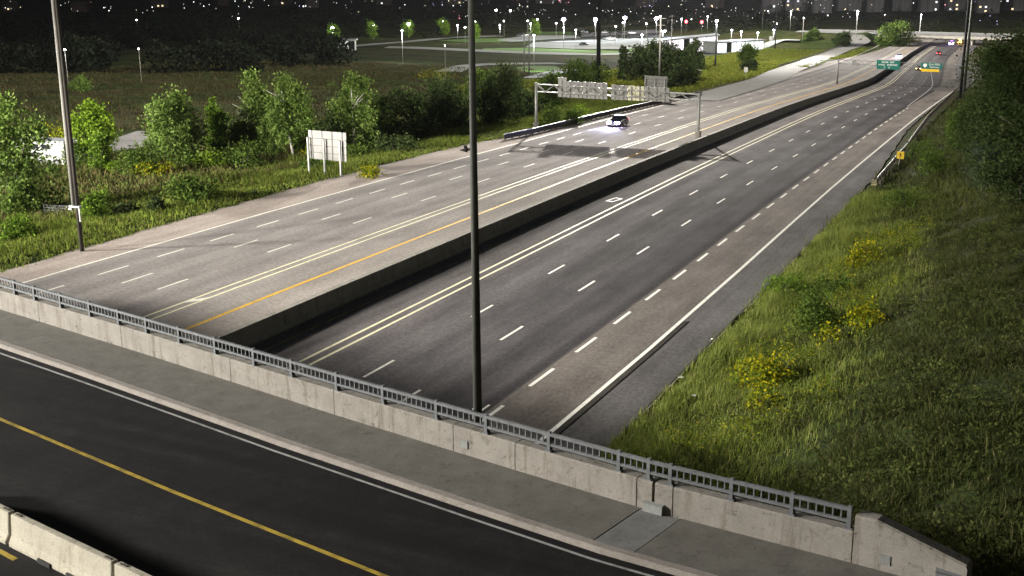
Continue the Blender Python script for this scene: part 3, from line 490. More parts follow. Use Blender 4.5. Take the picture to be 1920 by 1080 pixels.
# jersey barriers in the lower left corner
JL = ['grey concrete traffic barrier cut off by the left edge of the photo', 'whole concrete traffic barrier between its two neighbours at the bottom left', 'concrete traffic barrier with a chipped top cut off by the bottom edge', 'concrete traffic barrier running on past the bottom edge of the photo']
for i, (a, b) in enumerate(((-25.1, -21.06), (-21.0, -16.95), (-16.89, -12.8), (-12.7, -8.7))):
    J = thing('concrete_barrier', JL[i], 'barrier', bp((a+b)/2, 10.6, 6.15), 0, 'concrete barriers along the bridge road')
    prof = [(10.34, 6.155), (10.34, 6.24), (10.42, 6.42), (10.46, 6.97), (10.64, 6.97), (10.70, 6.42), (10.80, 6.24), (10.80, 6.155)]
    mb = MB(); mb.loft([[bp(x, 10.56+(o-10.56)*k, 6.155+(z-6.155)*kz) for o, z in prof] for x, k, kz in ((a, .8, .97), (a+.05, 1, 1), (b-.05, 1, 1), (b, .8, .97))]); mb.build('block', M['jersey'], J, bevel=.02, world=True)
    for x in (a+1.3, b-1.6):
        mb = MB(); mb.bar(bp(x, 10.76, 6.21), bp(x+.5, 10.76, 6.21), .14, .11); mb.build('lifting_slot', M['sign_black'], J, world=True)
    for x in (a+.25, b-.25): MB().bar(bp(x-.12, 10.55, 6.975), bp(x+.12, 10.55, 6.975), .05, .03).build('lifting_loop', M['dark_wood'], J, world=True)
# lamp pole mounted on the outside of the parapet
bx, by, _ = bp(-15.42, -.52)
BP = thing('lamp_pole', 'tall dark tapered pole standing behind the bridge railing, crossing the whole photo', 'pole', (bx, by, 5.0))
MB().tube([(0, 0, 1.6), (0, 0, 7), (-.02, 0, 18.6)], [.13, .11, .07], 14).build('shaft', M['pole_dark'], BP, True)
MB().box((0, .06, 1.55), (.34, .3, .5)).build('base_bracket', M['galv'], BP)
MB().box((-.085, -.10, 2.42), (.05, .05, .33)).build('hand_hole_cover', M['steel'], BP)
mb = MB(); mb.tube([(-.02, 0, 18.4), (-.1, -.3, 19.2), (-.6, -2.2, 19.6)], [.06, .05, .04], 8); mb.build('arm', M['pole_dark'], BP, True)
MB().box((-.62, -2.5, 19.6), (.3, .7, .14)).build('lamp_head', M['pole_dark'], BP, bevel=.04)
BRIDGE_FILL = BP
mb = MB(); mb.bar((-.08, 0, 10.03), (-.24, 0, 10.0), .06); mb.ball((-.24, 0, 10.0), .085, 8, 5, .6); mb.box((-.25, 0, 10.07), (.07, .06, .1)); mb.add([(-.45, 0, 9.98), (-.2, -.05, 10.06), (-.2, .05, 10.06), (-.2, 0, 9.93)], [(0, 1, 2), (0, 2, 3), (0, 3, 1), (1, 3, 2)])
mb.build('bracket', M['sign_black'], BP)

# ------------------------------------------------------------------ median barrier
MBR = thing('median_barrier', 'long tall concrete median barrier dividing the two carriageways, dark on its near side', 'barrier', (rx(-40.7, 60), 60, rz(60)))
ys = [-40, -20, 0, 15] + list(np.arange(30, 660, 5.)); prof = [(-.42, -.05), (-.42, .1), (-.24, .35), (-.19, 1.07), (.19, 1.07), (.24, .35), (.42, .1), (.42, -.05)]
MB().loft([[(rx(-40.7+a, y), y, rz(y)+z) for a, z in prof] for y in ys]).build('barrier_wall', M['median'], MBR, world=True)
# ------------------------------------------------------------------ guardrails
def wbeam(P, zoff, parent, m, depth=.08, name='rail', h=.31, side=1):
    """P: list of (x,y,z) ground points; a W profile swept along them"""
    prof = [(0, 0), (depth, h*.22), (depth*.2, h*.5), (depth, h*.78), (0, h), (-.012, h), (depth*.2-.012, h*.5), (-.012, 0)]
    rings = []
    for i, p in enumerate(P):
        d = Vector(P[min(i+1, len(P)-1)]) - Vector(P[max(i-1, 0)]); d.z = 0; d.normalize(); nrm = Vector((d.y, -d.x, 0))*side
        rings.append([(p[0]+nrm.x*a, p[1]+nrm.y*a, p[2]+zoff+z) for a, z in prof])
    return MB().loft(rings).build(name, m, parent, world=True)
def guardrail(name, label, P, m, mp, step, side, depth=.08, zoff=.42, postw=(.18, .2), group=None, h=.31):
    G = thing(name, label, 'guardrail', P[0]); wbeam(P, zoff, G, m, depth, h=h, side=side)
    L = 0; nxt = .5; src = None
    for a, b in zip(P[:-1], P[1:]):
        a = Vector(a); b = Vector(b); d = (b-a); ln = d.length
        while nxt < L+ln:
            q = a + d*((nxt-L)/ln); nr = Vector((d.y, -d.x, 0)).normalized()*side; q = q - nr*.16 - Vector(P[0])
            rot = (0, 0, math.atan2(d.y, d.x))
            if src is None: src = MB().box((0, 0, .36), (postw[0], postw[1], .82)).build('post', mp, G); src.location = q; src.rotation_euler = rot
            else: inst(src, G, q, rot)
            nxt += step
        L += ln
    return G
gl = [(rx(s, y), y, rz(y)) for s, y in [(-64.6, 139), (-64.2, 144)] + [(-63.9+.9*ss((y-150)/60), y) for y in np.arange(150, 232, 4.)]]
GLF = guardrail('guardrail', 'dark steel guardrail with a lit top edge on the far shoulder by the overhead sign', gl, M['dark_wood'], M['dark_wood'], 2.0, 1, .1, .12, (.2, .2), h=.6)
mb = MB()
for a_, b_ in zip(gl[:-1], gl[1:]): mb.bar((a_[0], a_[1], a_[2]+.76), (b_[0], b_[1], b_[2]+.76), .2, .07)
mb.build('lit_top_edge', M['brace'], GLF, world=True)  # paler bar stands for light catching the top edge
gr = [(rx(float(np.interp(y, [120, 156, 198, 292], [-16.75, -17.3, -18.6, -20.0])), y), y, rz(y)+.05) for y in np.arange(123, 300, 4.)]
GR = guardrail('guardrail', 'steel guardrail along the right shoulder starting at a striped crash terminal', gr, M['brace'], M['wood'], 2.0, -1)
p = Vector(gr[0])-Vector(gr[0])
mb = MB(); mb.box((-.1, -.25, .42), (.5, .12, .62)); mb.build('crash_terminal', M['pale_yellow'], GR)
for k in range(4):
    mb = MB(); z = .22+.17*k; mb.add([(-.40, -.32, z), (-.40, -.32, z+.08), (.2, -.32, z+.26), (.2, -.32, z+.18)], [(0, 1, 2, 3)]); mb.add([(-.40, -.318, z), (-.40, -.318, z+.08), (.2, -.318, z+.26), (.2, -.318, z+.18)], [(3, 2, 1, 0)]); mb.build('stripe', M['sign_black'], GR)
rg = [(p.x-3.8, p.y, float(z)) for p, z in list(zip(rampC, rampZ))[26:58]]
RGD = thing('guardrail', 'pale guardrail along the outer curve of the distant off ramp', 'guardrail', rg[0])
wbeam(rg, .35, RGD, M['alu'], .1, h=.5, side=1)
# bottom right guardrail off the parapet end
gb = [(-2.35, 26.74, 6.15), (-1.2, 26.62, 6.1), (.6, 26.4, 6.05), (3, 26.1, 6.0), (6, 25.8, 6.0), (10, 25.3, 6.0)]
G3 = guardrail('guardrail', 'short steel guardrail bolted to the sloped end of the parapet in the corner', gb, M['galv'], M['wood'], 1.9, 1, .08, .3)
dl = thing('delineator_post', 'slim grey delineator post in dark grass at the bottom right corner', 'post', (-.3, 28.9, tz(-.3, 28.9)))
MB().tube([(0, 0, -.1), (0, 0, 1.9)], .05, 8).build('tube', M['steel'], dl)

# ------------------------------------------------------------------ signs
def frame(P0, d):
    d = Vector((d[0], d[1], 0)).normalized(); n = Vector((-d.y, d.x, 0)); P0 = Vector(P0)
    return lambda a, z, o=0.: P0 + d*a + n*o + Vector((0, 0, z))
def plate(mb, F, q, o, t=.05):
    """quad q of (along, up) corners, at offset o, t thick"""
    vs = [F(a, z, o) for a, z in q] + [F(a, z, o+t) for a, z in q]
    return mb.add(vs, [(0, 1, 2, 3)[::-1], (4, 5, 6, 7), (0, 1, 5, 4), (1, 2, 6, 5), (2, 3, 7, 6), (3, 0, 4, 7)])
def lerp2(q, u, v):
    (a, b, c, d) = q; t = [a[i]+(b[i]-a[i])*u for i in (0, 1)]; w = [d[i]+(c[i]-d[i])*u for i in (0, 1)]
    return (t[0]+(w[0]-t[0])*v, t[1]+(w[1]-t[1])*v)
def sub(q, u0, u1, v0, v1): return [lerp2(q, u0, v0), lerp2(q, u1, v0), lerp2(q, u1, v1), lerp2(q, u0, v1)]
# large roadside sign seen from behind
F = frame((-70.7, 103.2, -2.2), (math.cos(-.17), math.sin(-.17)))
RS = thing('roadside_sign', 'back of a large pale roadside sign on three posts at the verge', 'sign', (-70.7, 103.2, tz(-70.7, 103.2)))
q = [(-2.65, 4.3), (2.59, 4.42), (2.5, 1.5), (-2.55, 1.38)]
for v0, v1 in ((0, .27), (.275, .515), (.52, .76), (.765, 1)):
    mb = MB(); plate(mb, F, sub(q, 0, 1, v0, v1), .12, .04); mb.build('plank', M['alu'], RS, world=True)
for v in (.27, .52, .765):
    mb = MB(); plate(mb, F, sub(q, .0, 1, v-.012, v+.012), .07, .05); mb.build('batten', M['brace'], RS, world=True)
for u in (.1, .37, .635, .9):
    mb = MB(); plate(mb, F, sub(q, u-.008, u+.008, 0, 1), .06, .06); mb.build('stiffener', M['brace'], RS, world=True)
for a in (-2.42, -.22, 2.0):
    mb = MB(); P = F(a, 0, -.22); g = tz(P.x, P.y); mb.bar((P.x, P.y, g-.3), (P.x, P.y, -2.2+3.62), .16, .2); mb.build('post', M['steel'], RS, world=True)
# second sign beyond the gantry
F = frame((-72.4, 207.6, -6.9), (1, 0)); q = [(-2.03, 4.5), (2.21, 4.43), (2.17, 2.0), (-1.98, 2.0)]
R2 = thing('roadside_sign', 'back of a smaller pale roadside sign rising behind the overhead gantry panels', 'sign', (-72.4, 207.6, tz(-72.4, 207.6)))
for v0, v1 in ((0, .24), (.25, .49), (.5, .74), (.75, 1)):
    mb = MB(); plate(mb, F, sub(q, 0, 1, v0, v1), .1, .04); mb.build('plank', M['alu'], R2, world=True)
for v in (.245, .495, .745):
    mb = MB(); plate(mb, F, sub(q, .0, 1, v-.015, v+.015), .05, .05); mb.build('batten', M['brace'], R2, world=True)
for a in (-1.75, .05, 1.85):
    P = F(a, 0, -.2); mb = MB(); mb.bar((P.x, P.y, tz(P.x, P.y)-.3), (P.x, P.y, -6.9+4.0), .18, .22); mb.build('post', M['steel'], R2, world=True)
# overhead gantry seen from behind
Lp = Vector((-70.1, 152.5, -4.3)); F = frame(Lp, (22.1, 2.6))
GN = thing('sign_gantry', 'overhead sign gantry seen from behind, spanning the westbound lanes', 'gantry', Lp)
for a, h, g in ((0, 6.4, rz(152.5)), (22.25, 5.7, rz(155))):
    P = F(a, 0); mb = MB(); mb.tube([(P.x, P.y, g-.2), (P.x, P.y, Lp.z+h)], [.2, .17], 12); mb.build('post', M['steel'], GN, True, world=True)
    mb = MB(); mb.tube([(P.x, P.y, g-.1), (P.x, P.y, g+.9)], [.45, .42], 12); mb.build('footing', M['median'], GN, world=True)
def chord(a, top): return (6.18+(5.5-6.18)*a/22, 5.18+(4.7-5.18)*a/22)[0 if top else 1]
mb = MB()
for o in (0.0, .45):
    for tp in (True, False): mb.bar(F(0, chord(0, tp), o), F(22.2, chord(22.2, tp), o), .10)
tr = mb.build('truss_chord', M['truss'], GN, world=True)
mb = MB(); n = 18
for i in range(n):
    a0, a1 = 22.2*i/n, 22.2*(i+1)/n
    for o in (0, .45):
        mb.bar(F(a0, chord(a0, i % 2 == 0), o), F(a1, chord(a1, i % 2 == 1), o), .06)
    mb.bar(F(a0, chord(a0, True), 0), F(a0, chord(a0, True), .45), .05)
mb.build('truss_web', M['truss'], GN, world=True)
def gpanel(q, n, tint='alu', ybay=None):
    for i in range(n):
        mb = MB(); plate(mb, F, sub(q, i/n+.004, (i+1)/n-.004, 0, 1), .85, .04)
        mb.build('panel', M['alu_yellow' if ybay and i in ybay else tint], GN, world=True)
    for i in range(n):
        u = (i+.5)/n; mb = MB(); plate(mb, F, sub(q, u-.06/n, u+.06/n, -.02, 1.02), .74, .1); mb.build('stiffener', M['brace'], GN, world=True)
gpanel([(2.82, 6.62), (9.73, 6.5), (9.75, 4.35), (2.82, 4.47)], 6)
gpanel([(10.23, 6.31), (18.1, 6.13), (18.13, 4.32), (10.25, 4.36)], 7, 'alu', (2, 3))
mb = MB(); plate(mb, F, [(2.82, 7.12), (4.0, 7.08), (4.0, 6.63), (2.82, 6.65)], .85, .04); mb.build('tab_panel', M['alu'], GN, world=True)
mb = MB()
for a in (18.6, 19.0): mb.box(F(a, 5.35, .2), (.4, .4, .35))
mb.build('equipment_box', M['brace'], GN, world=True)
# far gantry with green guide signs
P0 = Vector((-57.5, 294.2, -12.1)); F = frame(P0, (.995, .1))
FG = thing('sign_gantry', 'distant overhead gantry with two green guide signs over the eastbound lanes', 'gantry', (P0.x, P0.y, rz(294)))
for a, h in ((-.35, 5.9), (29.5, 4.9)):
    P = F(a, 0); mb = MB(); mb.tube([(P.x, P.y, rz(P.y)-.3), (P.x, P.y, P0.z+h)], [.22, .18], 10); mb.build('post', M['brace'], FG, True, world=True)
mb = MB()
for o in (.4, .9):
    for z0, z1 in ((5.65, 4.9), (4.75, 4.0)): mb.bar(F(-.3, z0, o), F(29.5, z1, o), .11)
mb.build('truss_chord', M['brace'], FG, world=True)
mb = MB()
for i in range(20):
    a0, a1 = 29.8*i/20-.3, 29.8*(i+1)/20-.3; zt = lambda a: 5.65-.75*a/29.5; zb = lambda a: 4.75-.75*a/29.5
    mb.bar(F(a0, zt(a0) if i % 2 else zb(a0), .4), F(a1, zb(a1) if i % 2 else zt(a1), .4), .07)
mb.build('truss_web', M['brace'], FG, world=True)
mb = MB(); mb.box(F(3.1, 5.0, .3), (.7, .5, 1.0)); mb.box(F(3.9, 4.7, .3), (.5, .4, .7)); mb.build('equipment_box', M['brace'], FG, world=True)
s1 = [(8.2, 5.85), (13.4, 5.8), (13.4, 3.72), (8.3, 3.76)]; s2 = [(17.93, 5.53), (22.54, 5.41), (22.53, 4.12), (18.0, 4.18)]; yl = [(18.04, 4.10), (21.97, 4.02), (22.0, 3.46), (18.09, 3.5)]
mb = MB(); plate(mb, F, s1, 0, .06); sp1 = mb.build('green_sign', M['sign_green'], FG, world=True); sp1['label'] = 'wide green guide sign with three lines of white lettering'
mb = MB(); plate(mb, F, s2, 0, .06); sp2 = mb.build('green_sign', M['sign_green'], FG, world=True); sp2['label'] = 'green guide sign with white crest and two lines of lettering'
mb = MB(); plate(mb, F, yl, 0, .06); sp3 = mb.build('exit_sign', M['sign_yellow'], FG, world=True)
def text(body, size, a, z, o, parent, m, F=F):
    cu = bpy.data.curves.new('lettering', 'FONT'); cu.body = body; cu.size = size; cu.align_x = 'CENTER'; cu.align_y = 'CENTER'; cu.extrude = .004
    cu.materials.append(m); t0_ = bpy.data.objects.new('lettering_source', cu); COL.objects.link(t0_); bpy.context.view_layer.update(); me = bpy.data.meshes.new_from_object(t0_.evaluated_get(bpy.context.evaluated_depsgraph_get())); bpy.data.objects.remove(t0_); t = bpy.data.objects.new('lettering', me); COL.objects.link(t); t.parent = parent
    P = F(a, z, o) - FG.location; t.location = P; t.rotation_euler = (PI/2, 0, math.atan2(.1, .995)); return t
text('Erin Mills', .66, 20.9, 5.12, -.02, sp2, M['sign_white']); text('Parkway', .6, 20.9, 4.52, -.02, sp2, M['sign_white'])
mb = MB(); cs = [(18.45, 5.2), (18.85, 5.3), (19.25, 5.2), (19.25, 4.75), (18.85, 4.38), (18.45, 4.75)]
mb.add([F(a, z, -.012) for a, z in cs], [tuple(range(6))]); mb.build('route_crest', M['sign_white'], sp2, world=False)
bpy.data.objects['route_crest'].location = -Vector(FG.location)
def glyphs(F, a0, a1, z, h, seed, parent):
    """a run of white capital-like strokes, as illegible as they are at this distance"""
    r = random.Random(seed); mb = MB(); a = a0
    while a < a1-.2:
        w = r.uniform(.16, .26); t = .07
        for (x0, z0, x1, z1) in r.choice([[(0, 0, t, h), (w-t, 0, w, h), (0, h*.42, w, h*.42+t)], [(0, 0, t, h), (0, h-t, w, h), (0, 0, w, t)], [(0, 0, t, h), (0, h-t, w, h), (w-t, h*.4, w, h), (0, h*.4, w, h*.4+t)]]):
            mb.add([F(a+x0, z+z0, -.012), F(a+x1, z+z0, -.012), F(a+x1, z+z1, -.012), F(a+x0, z+z1, -.012)], [(0, 1, 2, 3)])
        a += w+.09
    o = mb.build('lettering', M['sign_white'], parent); o.location = -Vector(FG.location); return o
glyphs(F, 9.4, 10.9, 5.2, .36, 1, sp1); glyphs(F, 11.2, 12.2, 5.2, .36, 2, sp1); glyphs(F, 8.7, 10.3, 4.58, .36, 3, sp1); glyphs(F, 10.6, 12.9, 4.58, .36, 4, sp1); glyphs(F, 9.9, 10.4, 3.98, .36, 5, sp1); glyphs(F, 10.9, 11.4, 3.98, .36, 6, sp1)
# small yellow sign on the right
ysx, ysy = POS['ysign']; yz = tz(ysx, ysy)
YS = thing('warning_sign', 'small square yellow sign on a thin post above the right guardrail', 'sign', (ysx, ysy, yz))
MB().box((.19, 0, 1.55+(-3.5-yz)), (.76, .04, .78)).build('plate', M['sign_yellow'], YS, bevel=.01)
mb = MB(); z0 = 1.55+(-3.5-yz)
for c, d in (((.19, -.025, z0+.16), (.12, .012, .12)), ((.19, -.025, z0), (.1, .012, .2)), ((.13, -.025, z0-.17), (.06, .012, .16)), ((.25, -.025, z0-.17), (.06, .012, .16)), ((.19, -.025, z0+.04), (.34, .012, .05))): mb.box(c, d)
mb.build('symbol', M['dark_wood'], YS)
mb = MB(); mb.bar((0, .04, -.3), (.16, .04, z0+.2), .07); mb.build('post', M['pale_wood'], YS)
# yellow lit board near the bus path
yb = thing('lit_board', 'small glowing yellow board on a post beside the transitway', 'sign', (-109.6, 109.4, tz(-109.6, 109.4)))
MB().box((0, 0, 1.55), (.78, .12, .5)).build('panel', M['lit_yellow'], yb); MB().box((0, .02, .65), (.08, .08, 1.4)).build('post', M['steel'], yb)
# small signs on the far verge
SLAB = ['small bright sign at the far verge beside the round bush', 'tiny pale marker sign on the grassy bank right of the round bush', 'small white sign below the thin tall poles', 'small white sign at the end of the transit station']
for i, (x, y) in enumerate(POS['smallsign']):
    t = thing('road_sign', SLAB[i], 'sign', (x, y, tz(x, y))); k = 1 if i < 2 else 1.6
    MB().box((0, 0, 2.0*k), (1.0*k, .06, 1.3*k)).build('plate', M['alu'], t); MB().box((0, .08, .8*k), (.1, .08, 1.9*k)).build('post', M['steel'], t)
# chain link fence by the left pole
fx = POS['fence']; f0 = (fx[0][0], fx[0][1], tz(*fx[0]))
CF = thing('wire_fence', 'short run of low wire fence with grey posts behind the leaning pole', 'fence', f0)
fp = [(fx[0][0]+1.15*i, fx[0][1]+.2*i) for i in range(4)]
for x, y in fp: MB().tube([(x, y, tz(x, y)-.1), (x, y, tz(x, y)+.9)], .035, 6).build('post', M['steel'], CF, world=True)
mb = MB()
for (x, y), (x2, y2) in zip(fp[:-1], fp[1:]):
    for z in (.15, .4, .65, .88): mb.bar((x, y, tz(x, y)+z), (x2, y2, tz(x2, y2)+z), .014)
    for k in range(1, 8):
        t = k/8; mb.bar((x+(x2-x)*t, y+(y2-y)*t, tz(x, y)+.1), (x+(x2-x)*t, y+(y2-y)*t, tz(x, y)+.88), .012)
mb.build('wire', M['steel'], CF, world=True)

# ------------------------------------------------------------------ poles, masts and lamps
IES = bpy.data.texts.new('mast_optics')
va = [0, 20, 40, 50, 58, 65, 70, 73, 75, 77, 79, 81, 83, 85, 87, 90]; cdl = [30, 38, 58, 90, 155, 280, 490, 680, 830, 1040, 1200, 1080, 1040, 860, 260, 15]
IES.write('IESNA:LM-63-1995\nTILT=NONE\n1 1000 1 %d 1 1 2 0 0 0\n1 1 100\n' % len(va) + ' '.join(map(str, va)) + '\n0\n' + ' '.join(map(str, cdl)) + '\n')
IES2 = bpy.data.texts.new('mast_optics_short')
cd2 = [40, 50, 70, 100, 150, 200, 270, 430, 760, 840, 640, 430, 320, 180, 50, 8]
h0_, h1_ = 29., 34.5
va2, c2_ = [], []
for a_, c_ in zip(va, cd2):
    if a_ < 89:
        d_ = h0_*math.tan(math.radians(a_)); va2.append(round(math.degrees(math.atan2(d_, h1_)), 2)); c2_.append(round(c_*((d_*d_+h1_*h1_)/(d_*d_+h0_*h0_))**1.5*h0_/h1_, 1))
va2.append(90); c2_.append(2)
IES2.write('IESNA:LM-63-1995\nTILT=NONE\n1 1000 1 %d 1 1 2 0 0 0\n1 1 100\n' % len(va2) + ' '.join(map(str, va2)) + '\n0\n' + ' '.join(map(str, c2_)) + '\n')
def lamp(parent, loc, power, col, size=.4, ies=None):
    ld = bpy.data.lights.new('lamp', 'POINT'); ld.energy = power; ld.color = col; ld.shadow_soft_size = size
    if ies:
        ld.use_nodes = True; n = ld.node_tree.nodes; l = ld.node_tree.links; t = n.new('ShaderNodeTexIES'); t.mode = 'INTERNAL'; t.ies = ies
        e = n['Emission']; l.new(t.outputs[0], e.inputs['Strength'])
    o = bpy.data.objects.new('lamp', ld); COL.objects.link(o); o.parent = parent; o.location = loc; return o
def high_mast(label, x, y, z, h, power, col, r=.35, ies=None, size=.9):
    T = thing('high_mast_light', label, 'light mast', (x, y, z))
    MB().tube([(0, 0, -.3), (0, 0, h*.5), (0, 0, h)], [r, r*.75, r*.45], 14).build('shaft', M['pole_black'], T, True)
    mb = MB(); mb.tube([(1.1*math.cos(t), 1.1*math.sin(t), h-.3) for t in np.linspace(0, 2*PI, 17)], .06, 6); mb.build('lamp_ring', M['galv'], T)
    for k in range(6):
        a = k*PI/3; MB().box((1.35*math.cos(a), 1.35*math.sin(a), h-.4), (.5, .5, .3)).build('lamp_head', M['galv'], T)
    lamp(T, (0, 0, h-1.3-size), power, col, size, ies)
    return T
mx, my, mh = POS['mast']
high_mast('very tall dark light mast rising above the overhead gantry out of the picture', mx, my, tz(mx, my), 38.0, MAST_POWER[0], MAST_COL[0], .52, IES)
high_mast('tall light mast standing outside the picture beyond the left verge', -140, 0, tz(-140, 0), 38.0, MAST_POWER[1]*.55, MAST_COL[1], .35, IES2, 4.5)
high_mast('tall light mast added outside the picture by the bridge approach', -112, -22, tz(-112, -22), 42.5, MAST_POWER[1]*.45, MAST_COL[1], .35, IES2, 4.5)  # second unseen mast, added to soften the bridge shadow
high_mast('very tall thin light mast on the far bank reaching the top edge of the photo', *POS['darkpoles'][2][:2], tz(*POS['darkpoles'][2][:2]), 38.0, 4.6e4, MAST_COL[0], .3, IES)
lamp(BRIDGE_FILL, (-.62, -2.6, 19.3), 1200, (1, .94, .8), .25)  # unseen lamp, switched on as fill for the end block and near bank
high_mast('left one of the two tall dark masts beside the right shoulder', *POS['darkpoles'][5][:2], tz(*POS['darkpoles'][5][:2]), 30.0, 7e2, MAST_COL[0], .3, IES)
# leaning-looking pole on the left verge with a cable casing strapped to it
px, py, pz = POS['pole']
LP = thing('tall_pole', 'tall grey pole at the left road shoulder with a thicker casing above a white bracket', 'pole', (px, py, pz))
MB().tube([(0, 0, -.2), (0, 0, 9), (0, 0, 24)], [.16, .15, .11], 12).build('shaft', M['dark_wood'], LP, True)
MB().tube([(-.22, -.1, 3.35), (-.2, -.1, 10), (-.16, -.08, 22)], [.17, .17, .14], 12).build('casing', M['pole_grey'], LP, True)
MB().box((-.08, -.12, 3.3), (.95, .3, .12)).box((-.45, -.2, 3.12), (.3, .2, .14)).build('bracket', M['steel'], LP)
MB().box((.2, -.05, 2.7), (.1, .1, 1.0)).build('conduit', M['steel'], LP)
# utility poles and their wires
ul = ['grey wooden utility pole in front of the dark trees, carrying the wires', 'second wooden utility pole right behind the first, beside the transit station']
UP = []
for i, (x, y, h) in enumerate(POS['util']):
    z = tz(x, y); T = thing('utility_pole', ul[i], 'utility pole', (x, y, z)); UP.append(Vector((x, y, z+h)))
    MB().tube([(0, 0, -.3), (0, 0, h)], [.26, .18], 8).build('shaft', M['pale_wood'], T, True)
    MB().bar((-1.3, 0, h-.5), (1.3, .2, h-.5), .14).build('crossarm', M['pale_wood'], T); MB().bar((-1.0, 0, h-2.0), (1.0, .2, h-2), .12).build('crossarm', M['pale_wood'], T)
WE = [Vector((-260, 470, -8.5)), Vector((-90, 640, -13))]
wires = [(UP[0]+Vector((dx, 0, -dz)), UP[1]+Vector((dx, 0, -dz))) for dx, dz in ((-1.2, .4), (1.2, .4), (0, 2), (0, 4))]
wl2 = []
for dx, dz in ((-1.2, .4), (1.2, .4), (0, 2), (0, 4)): wl2.append([(Vector((-165, 330, -2.0-dz)), UP[0]+Vector((dx, 0, -dz))), (UP[0]+Vector((dx, 0, -dz)), UP[1]+Vector((dx, 0, -dz))), (UP[1]+Vector((dx, 0, -dz)), Vector((-104+dx, 625, -14-dz)))])
WLAB = ['topmost left overhead wire sagging between the utility poles', 'topmost right overhead wire sagging between the utility poles', 'middle overhead wire sagging between the utility poles', 'lowest overhead wire sagging between the utility poles']
for i, spans in enumerate(wl2):
    T = thing('overhead_wire', WLAB[i], 'wire', spans[1][0], 0, 'overhead wires')
    mb = MB()
    for a, b in spans:
        sag = (b-a).length*.022; mb.tube([a.lerp(b, t)-Vector((0, 0, sag*4*t*(1-t))) for t in np.linspace(0, 1, 13)], .045, 5)
    mb.build('cable', M['dark_wood'], T, world=True)
DL = ['pair of slim dark poles among the scrub, the left one', 'pair of slim dark poles among the scrub, the right one', 'very tall thin pole on the far bank reaching the top edge', 'thin grey pole on the horizon left of the tall thin pole', 'short dark post on the bank beside the far off ramp', 'left one of the two tall dark poles beside the right shoulder', 'right one of the two tall dark poles beside the right shoulder']
for i, (x, y, h) in enumerate(POS['darkpoles']):
    if i in (2, 5): continue
    z = tz(x, y); h = {5: 26, 6: 30}.get(i, h); r = {5: .30, 6: .27, 2: .25, 3: .2, 4: .35}.get(i, .2)
    T = thing('dark_pole', DL[i], 'pole', (x, y, z)); MB().tube([(0, 0, -.3), (0, 0, h)], [r, r*.8], 8).build('shaft', M['pole_dark'], T, True)
    if i in (0, 1): MB().box((0, 0, h-.3), (.9, .2, .2)).build('crossarm', M['pole_dark'], T)
def street_lamp(x, y, h, label, group, mat, size, power, double=False, r=.1, col=(.88, .94, 1), pm='pale_wood', arm=0):
    T = thing('street_lamp', label, 'lamp', (x, y, tz(x, y)), 0, group)
    MB().tube([(0, 0, -.2), (0, 0, h)], [r, r*.7], 6).build('pole', M[pm], T, True)
    for sx in ((-1, 1) if double else (0,)):
        mb = MB(); mb.ball((sx*.9, 0, h+size*.4), size, 8, 6, .8); mb.build('lamp_head', M[mat], T, True)
    if power: lamp(T, (0, -.5, h-.9), power, col, .4)
    return T
ORD = ['first', 'second', 'third', 'fourth', 'fifth', 'sixth', 'seventh', 'eighth', 'ninth', 'tenth', 'eleventh', 'twelfth', 'thirteenth', 'fourteenth', 'fifteenth', 'sixteenth', 'seventeenth', 'eighteenth', 'nineteenth', 'twentieth', 'twenty-first']
LORD = [sorted(range(21), key=lambda j: math.atan2(POS['lot'][j][0], POS['lot'][j][1])).index(i) for i in range(21)]
for i, (x, y, h) in enumerate(POS['star']): street_lamp(x, y, h, f'glaring bluish floodlight over the parking lot, {ORD[i]} of five', 'bluish floodlights behind the parking lot', 'lamp_star', 1.05 if i < 4 else .7, 8500, pm='pole_grey')
for i, (x, y, h) in enumerate(POS['lot']): street_lamp(x, y, h, f'small white car park lamp on slim pole, {ORD[LORD[i]]} from the left', 'white car park lamps', 'lamp_white', .42, 4200 if i % 3 == 0 or i > 13 else 0, pm='pole_grey')
for i, (x, y, h) in enumerate(POS['treelamp']): street_lamp(x, y, h, f'white lamp buried in the crown of a lit tree, {ORD[i]} of four from the left', 'lamps shining inside the lit trees', 'lamp_white', .95, 1700)
TLB = ['slender white-topped lamp post rising from the dark field left of the pole', 'thin pale post standing in the dark meadow in front of the scrub', 'long thin lamp post before the grass islands with a pale stem', 'slim pale lamp post under the second bluish floodlight', 'thin lamp post on the far horizon near the overpass']
for i, (x, y, h) in enumerate(POS['tall']): street_lamp(x, y, h, TLB[i], 'slender lamp posts of the access roads', 'lamp_white', .3 if i != 1 else .1, (7000, 0, 9000, 9000, 2500)[i], pm='pole_grey')
LPL = ['dark roadside lamp pole in front of the station with a cold white head', 'lit lamp on a pale pole above the far off ramp', 'small lamp beyond the end of the station', 'dim lamp pole in the trees right of the overpass bush']
for i, (x, y, h) in enumerate(POS['litpole']): street_lamp(x, y, h, LPL[i], 'lamps along the far roads', 'lamp_white', .5 if i < 2 else .3, (1500, 3000, 0, 2500)[i], pm='pole_dark' if i == 0 else 'pale_wood', r=.35 if i == 0 else .16)
for i, (x, y, h) in enumerate(POS['double']): street_lamp(x, y, h, 'twin-headed white lamp beside the utility pole at the station', None, 'lamp_white', .55, 9000, True)
for i, (x, y, h) in enumerate(POS['rampsig']):
    T = thing('traffic_signal', ['red traffic signal behind the wires, the left one of two', 'red traffic signal behind the wires, the right one of two'][i], 'traffic light', (x, y, tz(x, y)), 0, 'red traffic signals')
    MB().tube([(0, 0, -.2), (0, 0, h)], .12, 6).build('pole', M['pole_dark'], T); MB().box((0, .25, h+.1), (.7, .4, 1.9)).build('housing', M['sign_black'], T)
    MB().ball((0, -.3, h+.5), .95, 8, 6).build('red_light', M['lamp_red'], T)
